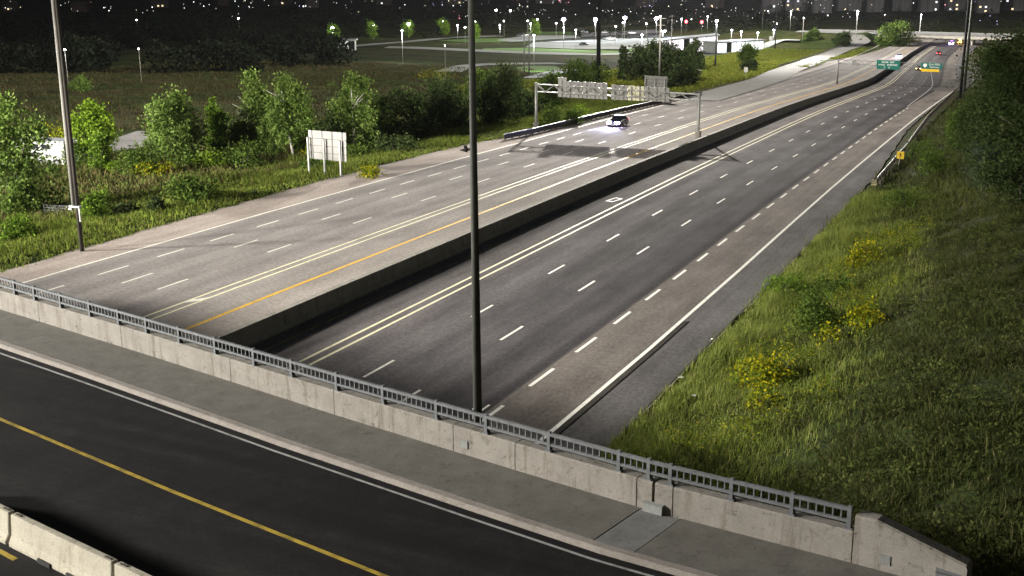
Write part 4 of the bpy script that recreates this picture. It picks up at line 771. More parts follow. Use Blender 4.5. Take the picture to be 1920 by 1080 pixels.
LFT = ['lone lamp in the dark beside the leaning pole', 'lone small lamp in the dark field at the left', 'single square lamp high over the dark woods', 'single faint lamp under the town lights at the left', 'bright lamp over the woods, left of a close pair', 'bright lamp over the woods, right of a close pair']
for i, (x, y, h) in enumerate(POS['leftl']): street_lamp(x, y, h, LFT[i], 'lone lamps in the dark fields', 'lamp_white', (.22, .16, .55, .4, .8, .8)[i], (160, 0, 0, 0, 0, 0)[i], r=.06)

# ------------------------------------------------------------------ vehicles
def car(name, label, x, y, z, rz, paintm, head=None, tail=None, group=None, sc=1., cat='car', roofbar=None):
    T = thing(name, label, cat, (x, y, z), rz, group)          # local +X is forwards
    T.scale = (sc, sc, sc)
    def ring(xx, w, z0, z1): return [(xx, -w, z0), (xx, w, z0), (xx, w*1.04, (z0+z1)*.5), (xx, w*.93, z1), (xx, -w*.93, z1), (xx, -w*1.04, (z0+z1)*.5)]
    MB().loft([ring(a, w, b, c) for a, w, b, c in ((-2.32, .72, .38, .80), (-2.2, .84, .25, .95), (-1.2, .90, .22, 1.0), (.4, .91, .22, .98), (1.3, .89, .22, .92), (2.05, .84, .26, .80), (2.3, .70, .34, .66))]).build('body', M[paintm], T, True, .03)
    def cab(xx, w, z): return [(xx, -w, z), (xx, w, z)]
    MB().add([(-1.75, -.8, .97), (-1.75, .8, .97), (1.15, .8, .93), (1.15, -.8, .93), (-1.0, -.62, 1.44), (-1.0, .62, 1.44), (.25, .62, 1.44), (.25, -.62, 1.44)], [(0, 1, 5, 4), (1, 2, 6, 5), (2, 3, 7, 6), (3, 0, 4, 7)]).build('windows', M['glass'], T)
    MB().box((-.38, 0, 1.45), (1.3, 1.25, .05)).build('roof', M[paintm], T, bevel=.02)
    for sx in (-1.38, 1.38):
        for s_ in (-1, 1):
            w_ = MB().tube([(sx, s_*.70, .33), (sx, s_*.92, .33)], .33, 14).build('wheel', M['tyre'], T); MB().tube([(sx, s_*.90, .33), (sx, s_*.935, .33)], .2, 10).build('rim', M['rim'], w_)
    for s_ in (-1, 1):
        MB().box((2.235, s_*.6, .69), (.24, .46, .22)).build('headlight', M[head] if head else M['glass'], T)
        MB().box((-2.29, s_*.6, .80), (.14, .36, .18)).build('taillight', M[tail] if tail else M['car_red'], T)
    MB().box((2.32, 0, .45), (.04, .5, .12)).build('number_plate', M['sign_white'], T)
    if roofbar: MB().box((-.3, 0, 1.54), (.3, .9, .12)).build('roof_beacon', M[roofbar], T)
    return T
def hdg(y, toward=-1): return math.atan2(toward, toward*float((xr(y+2)-xr(y-2))/4))
hx, hy = POS['hwcars'][0]
c1 = car('car', 'dark blue sedan with glaring headlights driving towards the bridge in the westbound lanes', hx, hy, rz(hy), hdg(hy), 'car_blue', 'head_cold', 'tail_red')
def glare(c, k):
    for h_ in c.children:
        if h_.name.startswith('headlight'):
            me = h_.data; [setattr(v, 'co', Vector((2.24, math.copysign(.6, v.co.y), .72)) + (v.co - Vector((2.24, math.copysign(.6, v.co.y), .69)))*k) for v in me.vertices]
def spot(parent, loc, power, col, tilt=-5, ang_=70):
    ld = bpy.data.lights.new('beam', 'SPOT'); ld.energy = power; ld.color = col; ld.spot_size = math.radians(ang_); ld.spot_blend = .8; ld.shadow_soft_size = .08
    o = bpy.data.objects.new('beam', ld); COL.objects.link(o); o.parent = parent; o.location = loc; o.rotation_euler = (math.radians(90+tilt), 0, math.radians(-90)); return o
glare(c1, 1.25); spot(c1, (2.45, .55, .66), 5200, (.55, .60, 1), -9); spot(c1, (2.45, -.55, .66), 5200, (.62, .66, 1), -9)
hx, hy = POS['hwcars'][1]; c2 = car('car', 'distant car with violet headlights coming round the westbound bend', hx, hy, rz(hy), hdg(hy), 'car_white', 'head_cold', 'tail_red', sc=1.1)
glare(c2, 1.7); spot(c2, (2.45, 0, .66), 16000, (.62, .5, 1), -6); lamp(c2, (3.2, 0, 1.2), 1500, (.6, .5, 1), .3)
hx, hy = POS['hwcars'][2]; car('car', 'distant car with red tail lights on the far eastbound curve', hx, hy, rz(hy), hdg(hy, 1), 'car_black', None, 'tail_red', sc=1.1)
hx, hy = POS['hwcars'][3]; c4 = car('car', 'dark car with warm white tail lights just left of the yellow exit panel', hx, hy, rz(hy), hdg(hy, 1), 'car_black', None, 'amber')
hx, hy = POS['hwcars'][4]; c5 = car('car', 'car with violet roof beacons under the far overpass', hx, hy, rz(hy), hdg(hy), 'car_white', 'head_cold', 'tail_red', roofbar='violet', sc=1.25); lamp(c5, (3, 0, 2.0), 900, (.45, .3, 1), .3)
hx, hy = POS['hwcars'][5]; c6 = thing('service_truck', 'orange lit truck beside the violet beacon car under the far overpass', 'truck', (hx, hy, rz(hy)), hdg(hy))
MB().box((-1.0, 0, 1.9), (4.2, 2.3, 2.4)).build('cargo_box', M['sign_white'], c6, bevel=.05); MB().box((2.1, 0, 1.4), (1.7, 2.1, 1.7)).build('cab', M['sign_yellow'], c6, bevel=.15); MB().box((2.97, 0, 1.75), (.04, 1.8, .6)).build('windshield', M['glass'], c6)
for sx in (-2.2, 2.1):
    for s_ in (-1, 1): MB().tube([(sx, s_*.8, .45), (sx, s_*1.1, .45)], .45, 12).build('wheel', M['tyre'], c6)
MB().box((1.4, 0, 2.4), (.3, 1.5, .25)).build('roof_beacon', M['amber'], c6)
for s_ in (-1, 1): MB().box((2.97, s_*.75, .85), (.06, .35, .25)).build('headlight', M['amber'], c6)
lamp(c6, (4.5, 0, 1.8), 1600, (1, .62, .25), .3)
PC = [('car_black', 'dark car parked alone in the middle of the bright lot'), ('car_silver', 'grey car beside a white van under the mast, in the car park'), ('car_white', 'white van-like car in the car park right of the tall mast'), ('car_silver', 'silver car in the far drive left of the grass island'), ('car_white', 'white car next to the silver one in the far drive'), ('car_white', 'white car at the back edge of the lot, leftmost of four'), ('car_silver', 'silver car at the back edge of the lot, second of four'), ('car_black', 'black car at the back edge of the lot, third of four'), ('car_silver', 'grey car at the back edge of the lot, rightmost of four'), ('car_white', 'small white car beside the pale shelter at the left'), ('car_white', 'white vehicle by the doorway of the station')]
for i, (x, y) in enumerate(POS['cars']):
    if i == 9: continue
    car('parked_car', PC[i][1], x, y, tz(x, y)+.2, .35*(-1)**i, PC[i][0], group='cars in the parking lot', sc=1.05 if i != 2 else 1.25)
# bus on the transitway behind the left trees
(bx0, by0), (bx1, by1) = POS['bus']; br = math.atan2(.9, 6); bxm, bym = (bx0+bx1)/2, (by0+by1)/2
BS = thing('bus', 'white bus half hidden behind the leafy tree at the left', 'bus', (bxm, bym, tz(bxm, bym)+.13), br)
MB().box((0, 0, 1.55), (6.6, 2.4, 2.5)).build('body', M['bus_white'], BS, bevel=.12); MB().box((0, 0, 2.87), (6.4, 2.2, .12)).build('roof', M['roof_grey'], BS)
for s_ in (-1, 1):
    for k in range(3): MB().box((-2.1+1.5*k, s_*1.205, 2.25), (1.1, .03, .5)).build('window', M['glass'], BS)
    for xx in (-2.1, 2.2):
        w_ = MB().tube([(xx, s_*.95, .48), (xx, s_*1.22, .48)], .48, 14).build('wheel', M['tyre'], BS); MB().tube([(xx, s_*1.2, .48), (xx, s_*1.24, .48)], .26, 10).build('rim', M['rim'], w_)
MB().box((3.31, 0, 1.9), (.03, 2.1, 1.1)).build('windshield', M['glass'], BS)

# ------------------------------------------------------------------ buildings
(x0, y0), (x1, y1), (x2, y2), (x3, y3) = POS['station']
def facade(name, label, A, B, depth, h0, h1, n, glass, roofover=1.2, dark=()):
    A = Vector((*A, 0)); B = Vector((*B, 0)); z = min(tz(A.x, A.y), tz(B.x, B.y)); d = (B-A); ln = d.length; d.normalize(); nr = Vector((-d.y, d.x, 0))
    T = thing(name, label, 'building', (A.x, A.y, z)); F = lambda a, zz, o: d*a + nr*o + Vector((0, 0, zz))
    hh = lambda a: h0+(h1-h0)*a/ln
    mb = MB(); mb.loft([[F(a, -.5, .35), F(a, hh(a)-.02, .35), F(a, hh(a)-.02, depth), F(a, -.5, depth)] for a in (0, ln)]); mb.build('wall', M['bus_white'], T)
    mb = MB(); mb.loft([[F(a, hh(a), -roofover), F(a, hh(a)+.45, -roofover), F(a, hh(a)+.45, depth+.5), F(a, hh(a), depth+.5)] for a in (-.8, ln+.8)]); mb.build('roof', M['roof_grey'], T)
    for i in range(n):
        a0, a1 = ln*i/n+.12, ln*(i+1)/n-.12
        mb = MB(); mb.add([F(a0, .25, .3), F(a1, .25, .3), F(a1, hh(a1)-.35, .3), F(a0, hh(a0)-.35, .3)], [(0, 1, 2, 3)]); mb.build('window' if i not in dark else 'door', M[glass] if i not in dark else M['glass'], T)
        MB().bar(F(ln*i/n, 0, .2), F(ln*i/n, hh(ln*i/n), .2), .16).build('mullion', M['galv'], T)
    return T
facade('transit_station', 'long brightly lit station hall with a sloping roof behind the dark trees', (x0, y0), (x1, y1), 9, 5.2, 7.4, 10, 'lit_pink', dark=(4,))
facade('transit_station', 'lower brightly lit station wing with a flat roof and a dark doorway', (x2, y2), (x3, y3), 8, 5.8, 4.6, 10, 'lit_glass', dark=(2,))
x, y = POS['dome'][0]
facade('shelter', 'small grey shelter with a lit white front at the left end of the access road', (x-3, y-2), (x+4, y+1), 4, 4.2, 4.2, 3, 'lit_glass', .4, dark=(2,))
# overpass far away
OV = thing('far_overpass', 'distant road overpass crossing the highway at the bend', 'overpass', (-78, 655, rz(655)))
zt = -25.3
MB().box((-76, 655, zt-.9), (66, 11, 1.5)).build('deck', M['median'], OV, world=True)
for yy in (649.4, 660.6): MB().box((-76, yy, zt+.35), (132, .3, 1.0)).build('parapet', M['plate'], OV, world=True)
for xx in (-64,): 
    for k in range(3): MB().tube([(xx, 651+4*k, rz(655)-.5), (xx, 651+4*k, zt-1.6)], .5, 10).build('pier', M['median'], OV, world=True)
for sx, xa, xb in ((1, -106, -97), (-1, -46, -56)):
    MB().add([(xa, 649, zt-1.6), (xa, 661, zt-1.6), (xb, 661, rz(660)-.1), (xb, 649, rz(650)-.1)], [(0, 1, 2, 3)] if sx > 0 else [(3, 2, 1, 0)]).build('slope_paving', M['jersey'], OV, world=True)
struct(MB().box((-76, 655, zt-.12), (150, 10.4, .1)).build('overpass_road', M['access_asphalt']))
# far houses and blocks
rs = random.Random(3)
def house(label, x, y, w, d, h, rz_, blk=False):
    T = thing('apartment_block' if blk else 'house', label, 'building', (x, y, tz(x, y)), rz_, 'far blocks at the top right' if blk else 'far houses in the dark')
    MB().box((0, 0, h/2), (w, d, h)).build('wall', M['tower_wall' if blk else 'house_wall'], T)
    if blk: MB().box((0, 0, h+.3), (w+.6, d+.6, .6)).build('roof', M['house_roof'], T)
    else: MB().add([(-w/2-.4, -d/2-.4, h), (w/2+.4, -d/2-.4, h), (w/2+.4, d/2+.4, h), (-w/2-.4, d/2+.4, h), (-w/2-.4, 0, h+d*.35), (w/2+.4, 0, h+d*.35)], [(0, 1, 5, 4), (2, 3, 4, 5), (0, 4, 3), (1, 2, 5), (0, 3, 2, 1)]).build('roof', M['house_roof'], T)
    nx = max(2, int(w/3.4)); nz = max(1, int(h/3.1))
    for i in range(nx):
        for k in range(min(nz, 4)):
            if rs.random() < (.16 if blk else .3): MB().box((-w/2+(i+.5)*w/nx, -d/2-.02, 1.6+k*3.0), (1.5, .08, 1.3)).build('window', M[rs.choice(['win_warm', 'win_cool'])], T)
for i, (x, y) in enumerate(POS['houses'][::2]): house(f'dim house with a pitched roof among the town lights, {ORD[i] if i < 21 else "last"} counted from the left', x, y, rs.uniform(9, 15), rs.uniform(8, 10), rs.uniform(4.5, 6.5), rs.uniform(-.3, .9))
for i, (x, y) in enumerate(POS['towers']): house(f'grey apartment block behind the far trees, {ORD[i]} counted from the left', x, y, rs.uniform(12, 18), 14, rs.uniform(14, 20), .3+rs.uniform(-.1, .1), True)

# ------------------------------------------------------------------ far town lights (uncountable) and woods
rng = np.random.default_rng(11)
sets = {'w': [], 'y': [], 'r': [], 'b': []}
for i in range(300):
    a = CAM_YAW + math.radians(rng.uniform(-24, 24)); f = (math.degrees(a-CAM_YAW)+24)/48
    d = rng.uniform(930 if f < .45 else (830 if f < .6 else 760), 1240)
    if f < .45 and rng.random() < .5: continue
    X, Y = d*math.sin(a), d*math.cos(a); c = rng.choice(['w', 'y', 'r', 'b'], p=[.62, .28, .05, .05]); sets[c].append((X, Y, float(terr(X, Y))+rng.uniform(2.5, 9.5), rng.choice([.2, .3, .42, .6], p=[.45, .3, .19, .06])))
    if rng.random() < .4:
        for k in range(rng.integers(1, 4)): sets[c].append((X+rng.uniform(-7, 7), Y+rng.uniform(-5, 5), float(terr(X, Y))+rng.uniform(2, 8), .2))
mb = MB(); idx = []; mats = [emat('town_white', (.95, 1, .95), 2.6, False), emat('town_warm', (1, .9, .6), 2.2, False), emat('town_red', (1, .3, .35), 2.2, False), emat('town_blue', (.6, .55, 1), 3.5, False)]
for mi, k in enumerate(('w', 'y', 'r', 'b')):
    for X, Y, Z, r in sets[k]:
        n0 = len(mb.f); mb.ball((X, Y, Z), r, 5, 3); idx += [mi]*(len(mb.f)-n0)
tl = mb.build('town_lights', mats[0])
for m_ in mats[1:]: tl.data.materials.append(m_)
tl.data.polygons.foreach_set('material_index', idx[:len(tl.data.polygons)])
tag(tl, kind='stuff')

# ------------------------------------------------------------------ vegetation
def leaf_cloud(P, size, rng, flat=.0):
    """rhombic leaf sprays at points P"""
    n = len(P); nrm = rng.normal(size=(n, 3)); nrm[:, 2] += .15; nrm /= np.linalg.norm(nrm, axis=1, keepdims=True)
    t = np.cross(nrm, rng.normal(size=(n, 3))); t /= np.linalg.norm(t, axis=1, keepdims=True)+1e-9; b = np.cross(nrm, t)
    s = (size*rng.uniform(.55, 1.45, n))[:, None]
    V = np.stack([P+t*s, P+b*s*.62+nrm*s*.12, P-t*s, P-b*s*.62+nrm*s*.12], 1).reshape(-1, 3)
    return V, np.arange(n*4).reshape(-1, 4)
def crown_points(h, w, n, rng, shape, z0=.12, leaders=3):
    """clumps spread over several leaders so the outline is uneven"""
    C_ = []; R_ = []; Wt = []
    for k in range(leaders):
        lh = h*(1 if k == 0 else rng.uniform(.68, .96)); a = rng.uniform(0, 2*PI); off = 0 if leaders == 1 else w*(.12 if k == 0 else rng.uniform(.2, .33))
        lw = w*((.56 if shape == 'cone' else .72) if leaders > 1 else 1); ox, oy = off*math.cos(a), off*math.sin(a); m = int(16+10*lh/4)
        for j in range(m):
            t = rng.uniform(0, 1)**.85; z = lh*(z0+(1-z0)*t)
            if shape == 'aspen': r = .5*lw*max(.10, math.sin(PI*min(1, .16+.84*t)**.62)) 
            elif shape == 'round': r = .5*lw*math.sqrt(max(.04, 1-(2*t-.95)**2))
            elif shape == 'cone': r = .5*lw*max(.05, (1-t**1.35))**.8
            else: r = .5*lw*max(.14, (1-t**1.7))**.55
            a2 = rng.uniform(0, 2*PI); rr = r*rng.uniform(.35, 1.0)**.6
            C_.append((ox+rr*math.cos(a2), oy+rr*math.sin(a2), z)); R_.append(.085*w*rng.uniform(.6, 1.5)+.12); Wt.append(R_[-1]**1.5)
    C_ = np.array(C_); R_ = np.array(R_); Wt = np.array(Wt); i = rng.choice(len(C_), n, p=Wt/Wt.sum())
    P = C_[i] + rng.normal(size=(n, 3))*R_[i][:, None]*np.array([1, 1, .8])*.75; P[:, 2] = np.abs(P[:, 2])+.05; return P
def tree(name, key, label, mat, n=2200, shape='aspen', bark='bark', size=.2, leaders=3, z0=.12, lean=(0, 0), group=None, cat='tree', wmul=1., bare=False):
    x, y, h, w = POS[key]; w *= wmul; z = tz(x, y); sd = sum(ord(c) for c in key)*7; rng = np.random.default_rng(sd)
    T = thing(name, label, cat, (x, y, z), 0, group); mb = MB(); r0 = .018*h+.03
    bend = rng.uniform(-.25, .25, 2); pts = [(lean[0]*t+bend[0]*math.sin(3*t), lean[1]*t+bend[1]*math.sin(2.4*t), -.2+t*h*.88) for t in np.linspace(0, 1, 7)]
    mb.tube(pts, list(np.linspace(r0, r0*.25, 7)), 7)
    for k in range(9 if bare else 6):
        t = rng.uniform(.25, .8); i = t*6; a = Vector(pts[int(i)]).lerp(Vector(pts[int(i)+1]), i-int(i)); an = rng.uniform(0, 2*PI); L = w*rng.uniform(.28, .48); up_ = L*rng.uniform(.5, 1.6 if bare else 1.1)
        mb.tube([a, a+Vector((math.cos(an)*L*.5, math.sin(an)*L*.5, up_*.55)), a+Vector((math.cos(an)*L, math.sin(an)*L, up_))], [r0*.42, r0*.28, r0*.1], 5)
    mb.build('trunk', M[bark], T, True)
    P = crown_points(h, w, int(n*(1 if bare else 2.3)), rng, shape, z0, leaders); P[:, 0] += lean[0]*P[:, 2]/h; P[:, 1] += lean[1]*P[:, 2]/h
    V, F = leaf_cloud(P, size*.86, rng); np_mesh('crown', V, F, M[mat], T); return T
def shrub(key, label, mat, n=900, size=.16, cat='shrub', name='shrub', group=None, shape='dome', wmul=1.0):
    x, y, h, w = POS[key]; z = tz(x, y); rng = np.random.default_rng(sum(ord(c) for c in key)*13)
    T = thing(name, label, cat, (x, y, z), 0, group); mb = MB()
    for k in range(6):
        a = rng.uniform(0, 2*PI); L = w*.3*rng.uniform(.4, 1); mb.tube([(.1*math.cos(a), .1*math.sin(a), -.1), (L*.5*math.cos(a), L*.5*math.sin(a), h*.5), (L*math.cos(a), L*math.sin(a), h*.85)], [.035, .025, .01], 5)
    mb.build('stem', M['bark'], T)
    P = crown_points(h, w*wmul, n, rng, shape, .05, 4); V, F = leaf_cloud(P, size, rng); np_mesh('foliage', V, F, M[mat], T); return T
GL = 'trees behind the left verge'
tree('aspen_tree', 't_aspen_left', 'leafy grey-green aspen in front of the white bus at the far left', 'leaf_aspen', 3600, 'round', 'bark', .19, 4, .03, group=GL)
tree('maple_tree', 't_round', 'round bright yellow-green tree right of the leaning pole', 'leaf_bright', 3400, 'round', 'bark', .2, 3, .05, group=GL)
tree('young_tree', 't_small', 'small dark green tree below the round bright one', 'leaf_mid', 1500, 'cone', 'bark', .18, 2, .03, group=GL)
tree('poplar_tree', 't_poplar', 'broad grey-green poplar with several tops in the middle of the left tree row', 'leaf_aspen', 4200, 'cone', 'bark', .19, 5, .04, group=GL)
tree('poplar_tree', 't_slender', 'slender yellow-green poplar right of the broad poplar', 'leaf_mid', 1500, 'cone', 'bark', .18, 2, .12, group=GL)
tree('aspen_tree', 't_tall1', 'tall aspen with a pointed pale top, left of a pair of tall aspens', 'leaf_aspen', 3000, 'cone', 'pale_bark', .19, 3, .15, group=GL)
tree('aspen_tree', 't_bent', 'tall aspen with a bent pale trunk, right of a pair of tall aspens', 'leaf_aspen', 3000, 'cone', 'pale_bark', .19, 3, .3, lean=(-1.6, .3), group=GL)
tree('bare_tree', 't_bare1', 'nearly bare tree with pale upright branches behind the roadside sign', 'leaf_bush', 220, 'aspen', 'pale_bark', .13, 2, .2, group=GL, bare=True)
tree('bare_tree', 't_bare2', 'taller bare pale tree just right of the other bare one', 'leaf_bush', 320, 'aspen', 'pale_bark', .13, 3, .2, group=GL, bare=True)
tree('aspen_tree', 't_grey', 'tall grey-green aspen right of the roadside sign', 'leaf_aspen', 3000, 'cone', 'pale_bark', .18, 4, .08, group=GL)
tree('oak_tree', 't_dark1', 'dark rounded tree right of the grey-green aspen', 'leaf_dark', 2800, 'round', 'bark', .2, 4, .04, group=GL, wmul=1.1)
tree('oak_tree', 't_dark2', 'broad dark tree left of the pole on the bridge', 'leaf_dark', 3400, 'round', 'bark', .21, 4, .04, group=GL, wmul=1.1)
tree('oak_tree', 't_dark4', 'dark tree directly behind the pole on the bridge', 'leaf_bush', 2800, 'round', 'bark', .21, 3, .05, group=GL)
tree('oak_tree', 't_dark3', 'tall dark tree right of the pole on the bridge', 'leaf_dark', 3200, 'round', 'bark', .21, 4, .05, group=GL)
tree('young_tree', 't_dark5', 'low dark tree just left of the gantry post', 'leaf_dark', 1400, 'round', 'bark', .22, 3, .04, group=GL)
for k, lab, mt, nn in (('t_b1', 'low bushy tree filling the gap behind the roadside sign', 'leaf_bush', 1500), ('t_b2', 'low leafy tree under the slender poplar', 'leaf_aspen', 1300), ('t_b3', 'low leafy tree between the two tall aspens', 'leaf_aspen', 1400), ('t_b4', 'bushy tree between the grey aspen and the dark rounded tree', 'leaf_bush', 1700), ('t_b5', 'dark bushy tree between the two dark broad ones', 'leaf_dark', 1700), ('t_b6', 'bushy tree at the foot of the bare trees', 'leaf_dark', 1500)):
    tree('young_tree', k, lab, mt, nn, 'round', 'bark', .19, 3, .03, group=GL)
GM = 'scrub and trees around the gantry'
tree('scrub_tree', 't_scrub1', 'thin scrubby tree behind the gantry truss', 'leaf_bush', 1000, 'round', 'bark', .28, 4, .05, group=GM)
tree('scrub_tree', 't_scrub2', 'open scrubby tree left of the tall mast', 'leaf_bush', 1000, 'round', 'bark', .3, 4, .05, group=GM)
tree('scrub_tree', 't_b7', 'low scrub tree at the foot of the tall mast', 'leaf_bush', 900, 'round', 'bark', .3, 4, .05, group=GM)
tree('scrub_tree', 't_thin', 'small thin tree right of the tall mast', 'leaf_dark', 700, 'aspen', 'bark', .32, 2, .05, group=GM)
tree('oak_tree', 't_oak1', 'wide dark tree left of the grey utility pole', 'leaf_dark', 2600, 'round', 'bark', .34, 4, .04, group=GM)
tree('oak_tree', 't_oak2', 'wide dark tree right of the grey utility pole', 'leaf_dark', 2600, 'round', 'bark', .34, 4, .04, group=GM)
tree('oak_tree', 't_oak3', 'upright dark tree in front of the lit station', 'leaf_dark', 1800, 'aspen', 'bark', .36, 3, .04, group=GM)
tree('round_bush_tree', 't_bush1', 'dense round dark bush at the road edge below the station', 'leaf_dark', 2200, 'round', 'bark', .3, 4, .02, group=GM)
tree('bushy_tree', 't_mid1', 'round grey bush on the sunlit-looking bank right of the station pole', 'leaf_bush', 1100, 'round', 'bark', .42, 3, .03, group=GM)
tree('bushy_tree', 't_mid2', 'small low bush on the bank below the round grey bush', 'leaf_dark', 700, 'round', 'bark', .32, 3, .03, group=GM)
bpy.data.objects['bushy_tree']['label'] = 'round grey bush on the bright bank right of the station'
tree('willow_tree', 't_far1', 'big round grey-green tree beside the far overpass', 'leaf_bush', 1500, 'round', 'bark', .6, 4, .03, group=GM)
tree('far_tree', 't_far2', 'dark tree inside the curve of the far off ramp', 'leaf_dark', 800, 'round', 'bark', .55, 3, .03, group=GM)
tree('far_tree', 't_far3', 'small tree on the horizon left of the far off ramp', 'leaf_bush', 600, 'round', 'bark', .55, 3, .03, group=GM)
tree('field_bush', 't_field', 'lone pale bush in the dark meadow right of the leaning pole', 'leaf_aspen', 600, 'round', 'bark', .26, 3, .03, group=GL)
tree('field_bush', 't_field2', 'faintly lit small tree under the lone lamp in the dark', 'leaf_mid', 500, 'round', 'bark', .32, 2, .1, group=GL)
GRR = 'trees on the right bank'
tree('bank_tree', 't_r1', 'largest dark tree on the right bank reaching the top of the photo', 'leaf_dark', 7000, 'round', 'bark', .13, 5, .02, group=GRR, wmul=1.15)
tree('bank_tree', 't_r2', 'dark leafy tree left of the largest one on the right bank', 'leaf_dark', 3600, 'round', 'bark', .13, 4, .02, group=GRR, wmul=1.05)
tree('bank_tree', 't_r3', 'lower green tree at the end of the row beside the right guardrail', 'leaf_bush', 2200, 'round', 'bark', .13, 4, .02, group=GRR, wmul=.9)
tree('bank_tree', 't_r4', 'dark tree cut off by the right edge above the meadow', 'leaf_dark', 3200, 'round', 'bark', .16, 4, .02, group=GRR)
tree('bank_tree', 't_r5', 'far dark tree beyond the others on the right bank', 'leaf_dark', 2600, 'round', 'bark', .24, 4, .02, group=GRR, wmul=1.2)
shrub('t_rb', 'large blue-green bush under the dark trees on the right bank', 'leaf_blue', 3600, .12, group='bushes on the right bank'); shrub('t_rb2', 'low green bush behind the yellow warning sign', 'leaf_bush', 1100, .12, group='bushes on the right bank')
GS = 'shrubs on the left verge'
for k, lab, mt, nn in (('s_a', 'wide dark green shrub under the small tree at the left', 'leaf_bush', 1700), ('s_b', 'wide grey-green shrub near the road, left of the roadside sign', 'leaf_bush', 2600), ('s_c', 'bright bushy shrub just right of the leaning pole foot', 'leaf_mid', 1200), ('s_d', 'small dark shrub left of the wide grey-green one', 'leaf_dark', 500), ('s_e', 'low dark shrub right of the bright bushy one', 'leaf_dark', 600), ('s_f', 'round dark green shrub left of the roadside sign', 'leaf_bush', 1500), ('s_g', 'low shrub at the left edge above the road', 'leaf_mid', 1200), ('s_h', 'shrub beside the bus and the leaning pole', 'leaf_bush', 900), ('s_i', 'shadowed shrub under the grey-green aspen at the far left', 'leaf_bush', 1500), ('s_j', 'low shrub behind the posts of the roadside sign', 'leaf_bush', 900), ('s_k', 'shrub right of the roadside sign', 'leaf_bush', 900), ('s_m', 'dark low thicket under the dark rounded tree', 'leaf_dark', 1100), ('s_l', 'low brown-green shrub right of the gantry post', 'leaf_bush', 600), ('s_n', 'wide low shrub behind the guardrail start', 'leaf_bush', 800)):
    shrub(k, lab, mt, nn, .14 if k < 's_l' else .17, group=GS)
GG = 'goldenrod clumps on the left verge'
for k, lab, nn in (('g_a', 'yellow goldenrod clump in front of the wide dark shrub', 900), ('g_b', 'yellow-green clump under the slender poplar', 1200), ('g_c', 'small bright green clump right of the leaning pole', 500), ('g_e', 'golden clump left behind the roadside sign posts', 700), ('g_f', 'low yellow clump at the road edge right of the roadside sign', 700), ('g_g', 'round yellow-green clump under the gantry panels', 600), ('g_h', 'tall yellow clump behind the bus', 1200), ('g_j', 'yellow clump behind the gantry panels, left of the utility pole', 900), ('g_k', 'yellow clump behind the gantry beside the roadside sign back', 900), ('g_l', 'yellow-green clump in the dark field left of the bridge pole', 900), ('g_i', 'small goldenrod clump in front of the broad poplar', 500)):
    shrub(k, lab, 'goldenrod' if k not in ('g_b', 'g_c', 'g_g') else 'leaf_bright', nn, .12, 'wildflowers', 'goldenrod_clump', GG)
G2 = 'goldenrod clumps on the right bank'
for k, lab, nn in (('gr_a', 'bright goldenrod clump highest up on the right bank', 1100), ('gr_f', 'yellow clump just below the highest one on the right bank', 700), ('gr_b', 'yellow-green clump right of the dark bush on the bank', 1000), ('gr_c', 'thin goldenrod clump right below the dark bush', 320), ('gr_d', 'widest yellow clump low on the right bank', 1900), ('gr_e', 'orange-yellow clump nearest the bridge on the right bank', 420)):
    shrub(k, lab, 'goldenrod', nn, .075, 'wildflowers', 'goldenrod_clump', G2)
G3_ = 'bushes on the right bank'
for k, lab, mt, nn in (('sr_a', 'dark round bush in the middle of the right bank', 'leaf_bush', 2200), ('sr_b', 'pale green weedy bush close to the right shoulder', 'leaf_mid', 1100), ('sr_c', 'dark bush right of the crash terminal', 'leaf_bush', 1500), ('sr_d', 'small dark bush above the round bush on the bank', 'leaf_bush', 900), ('sr_e', 'bush hiding the right guardrail beyond the yellow sign', 'leaf_bush', 1400)):
    shrub(k, lab, mt, nn, .085, group=G3_)

def vnoise(x, y, s):
    return .5+.25*(np.sin(x*s+1.3*np.sin(y*s*.7))+np.sin(y*s*1.13+1.7*np.sin(x*s*.6+2)))
def blades(name, X, Y, nb, hgt, wid, lean, mat, seed, spread=.22, dirv=(0, 0), zoff=0):
    rng = np.random.default_rng(seed); n = len(X)*nb; x = np.repeat(X, nb)+rng.normal(size=n)*spread; y = np.repeat(Y, nb)+rng.normal(size=n)*spread
    hb = np.repeat(hgt, nb)*rng.uniform(.45, 1.25, n); z = terr(x, y)+zoff; a = rng.uniform(0, PI, n); w = wid*rng.uniform(.6, 1.4, n)
    lx = rng.normal(size=n)*lean*hb + dirv[0]*hb; ly = rng.normal(size=n)*lean*hb + dirv[1]*hb
    dx, dy = np.cos(a)*w, np.sin(a)*w
    hx_, hy_, hz_ = x+lx*.42, y+ly*.42, z+hb*.72; q = .62
    V = np.stack([np.stack([x-dx, y-dy, z-.05], 1), np.stack([x+dx, y+dy, z-.05], 1), np.stack([hx_+dx*q, hy_+dy*q, hz_], 1), np.stack([hx_-dx*q, hy_-dy*q, hz_], 1), np.stack([x+lx*1.25, y+ly*1.25, z+hb*.96], 1)], 1).reshape(-1, 3)
    b_ = np.arange(n)[:, None]*5; F3 = np.concatenate([b_+np.array([[0, 1, 2]]), b_+np.array([[0, 2, 3]]), b_+np.array([[3, 2, 4]])])
    o = np_mesh(name, V, F3, M[mat]); return tag(o, kind='stuff')
rng = np.random.default_rng(21)
def scatter(n, s0, s1, Y0, Y1, pw=1.0):
    Y = Y0+(Y1-Y0)*rng.random(n)**pw; s = rng.uniform(s0, s1, n); return s+xr(Y), Y, s
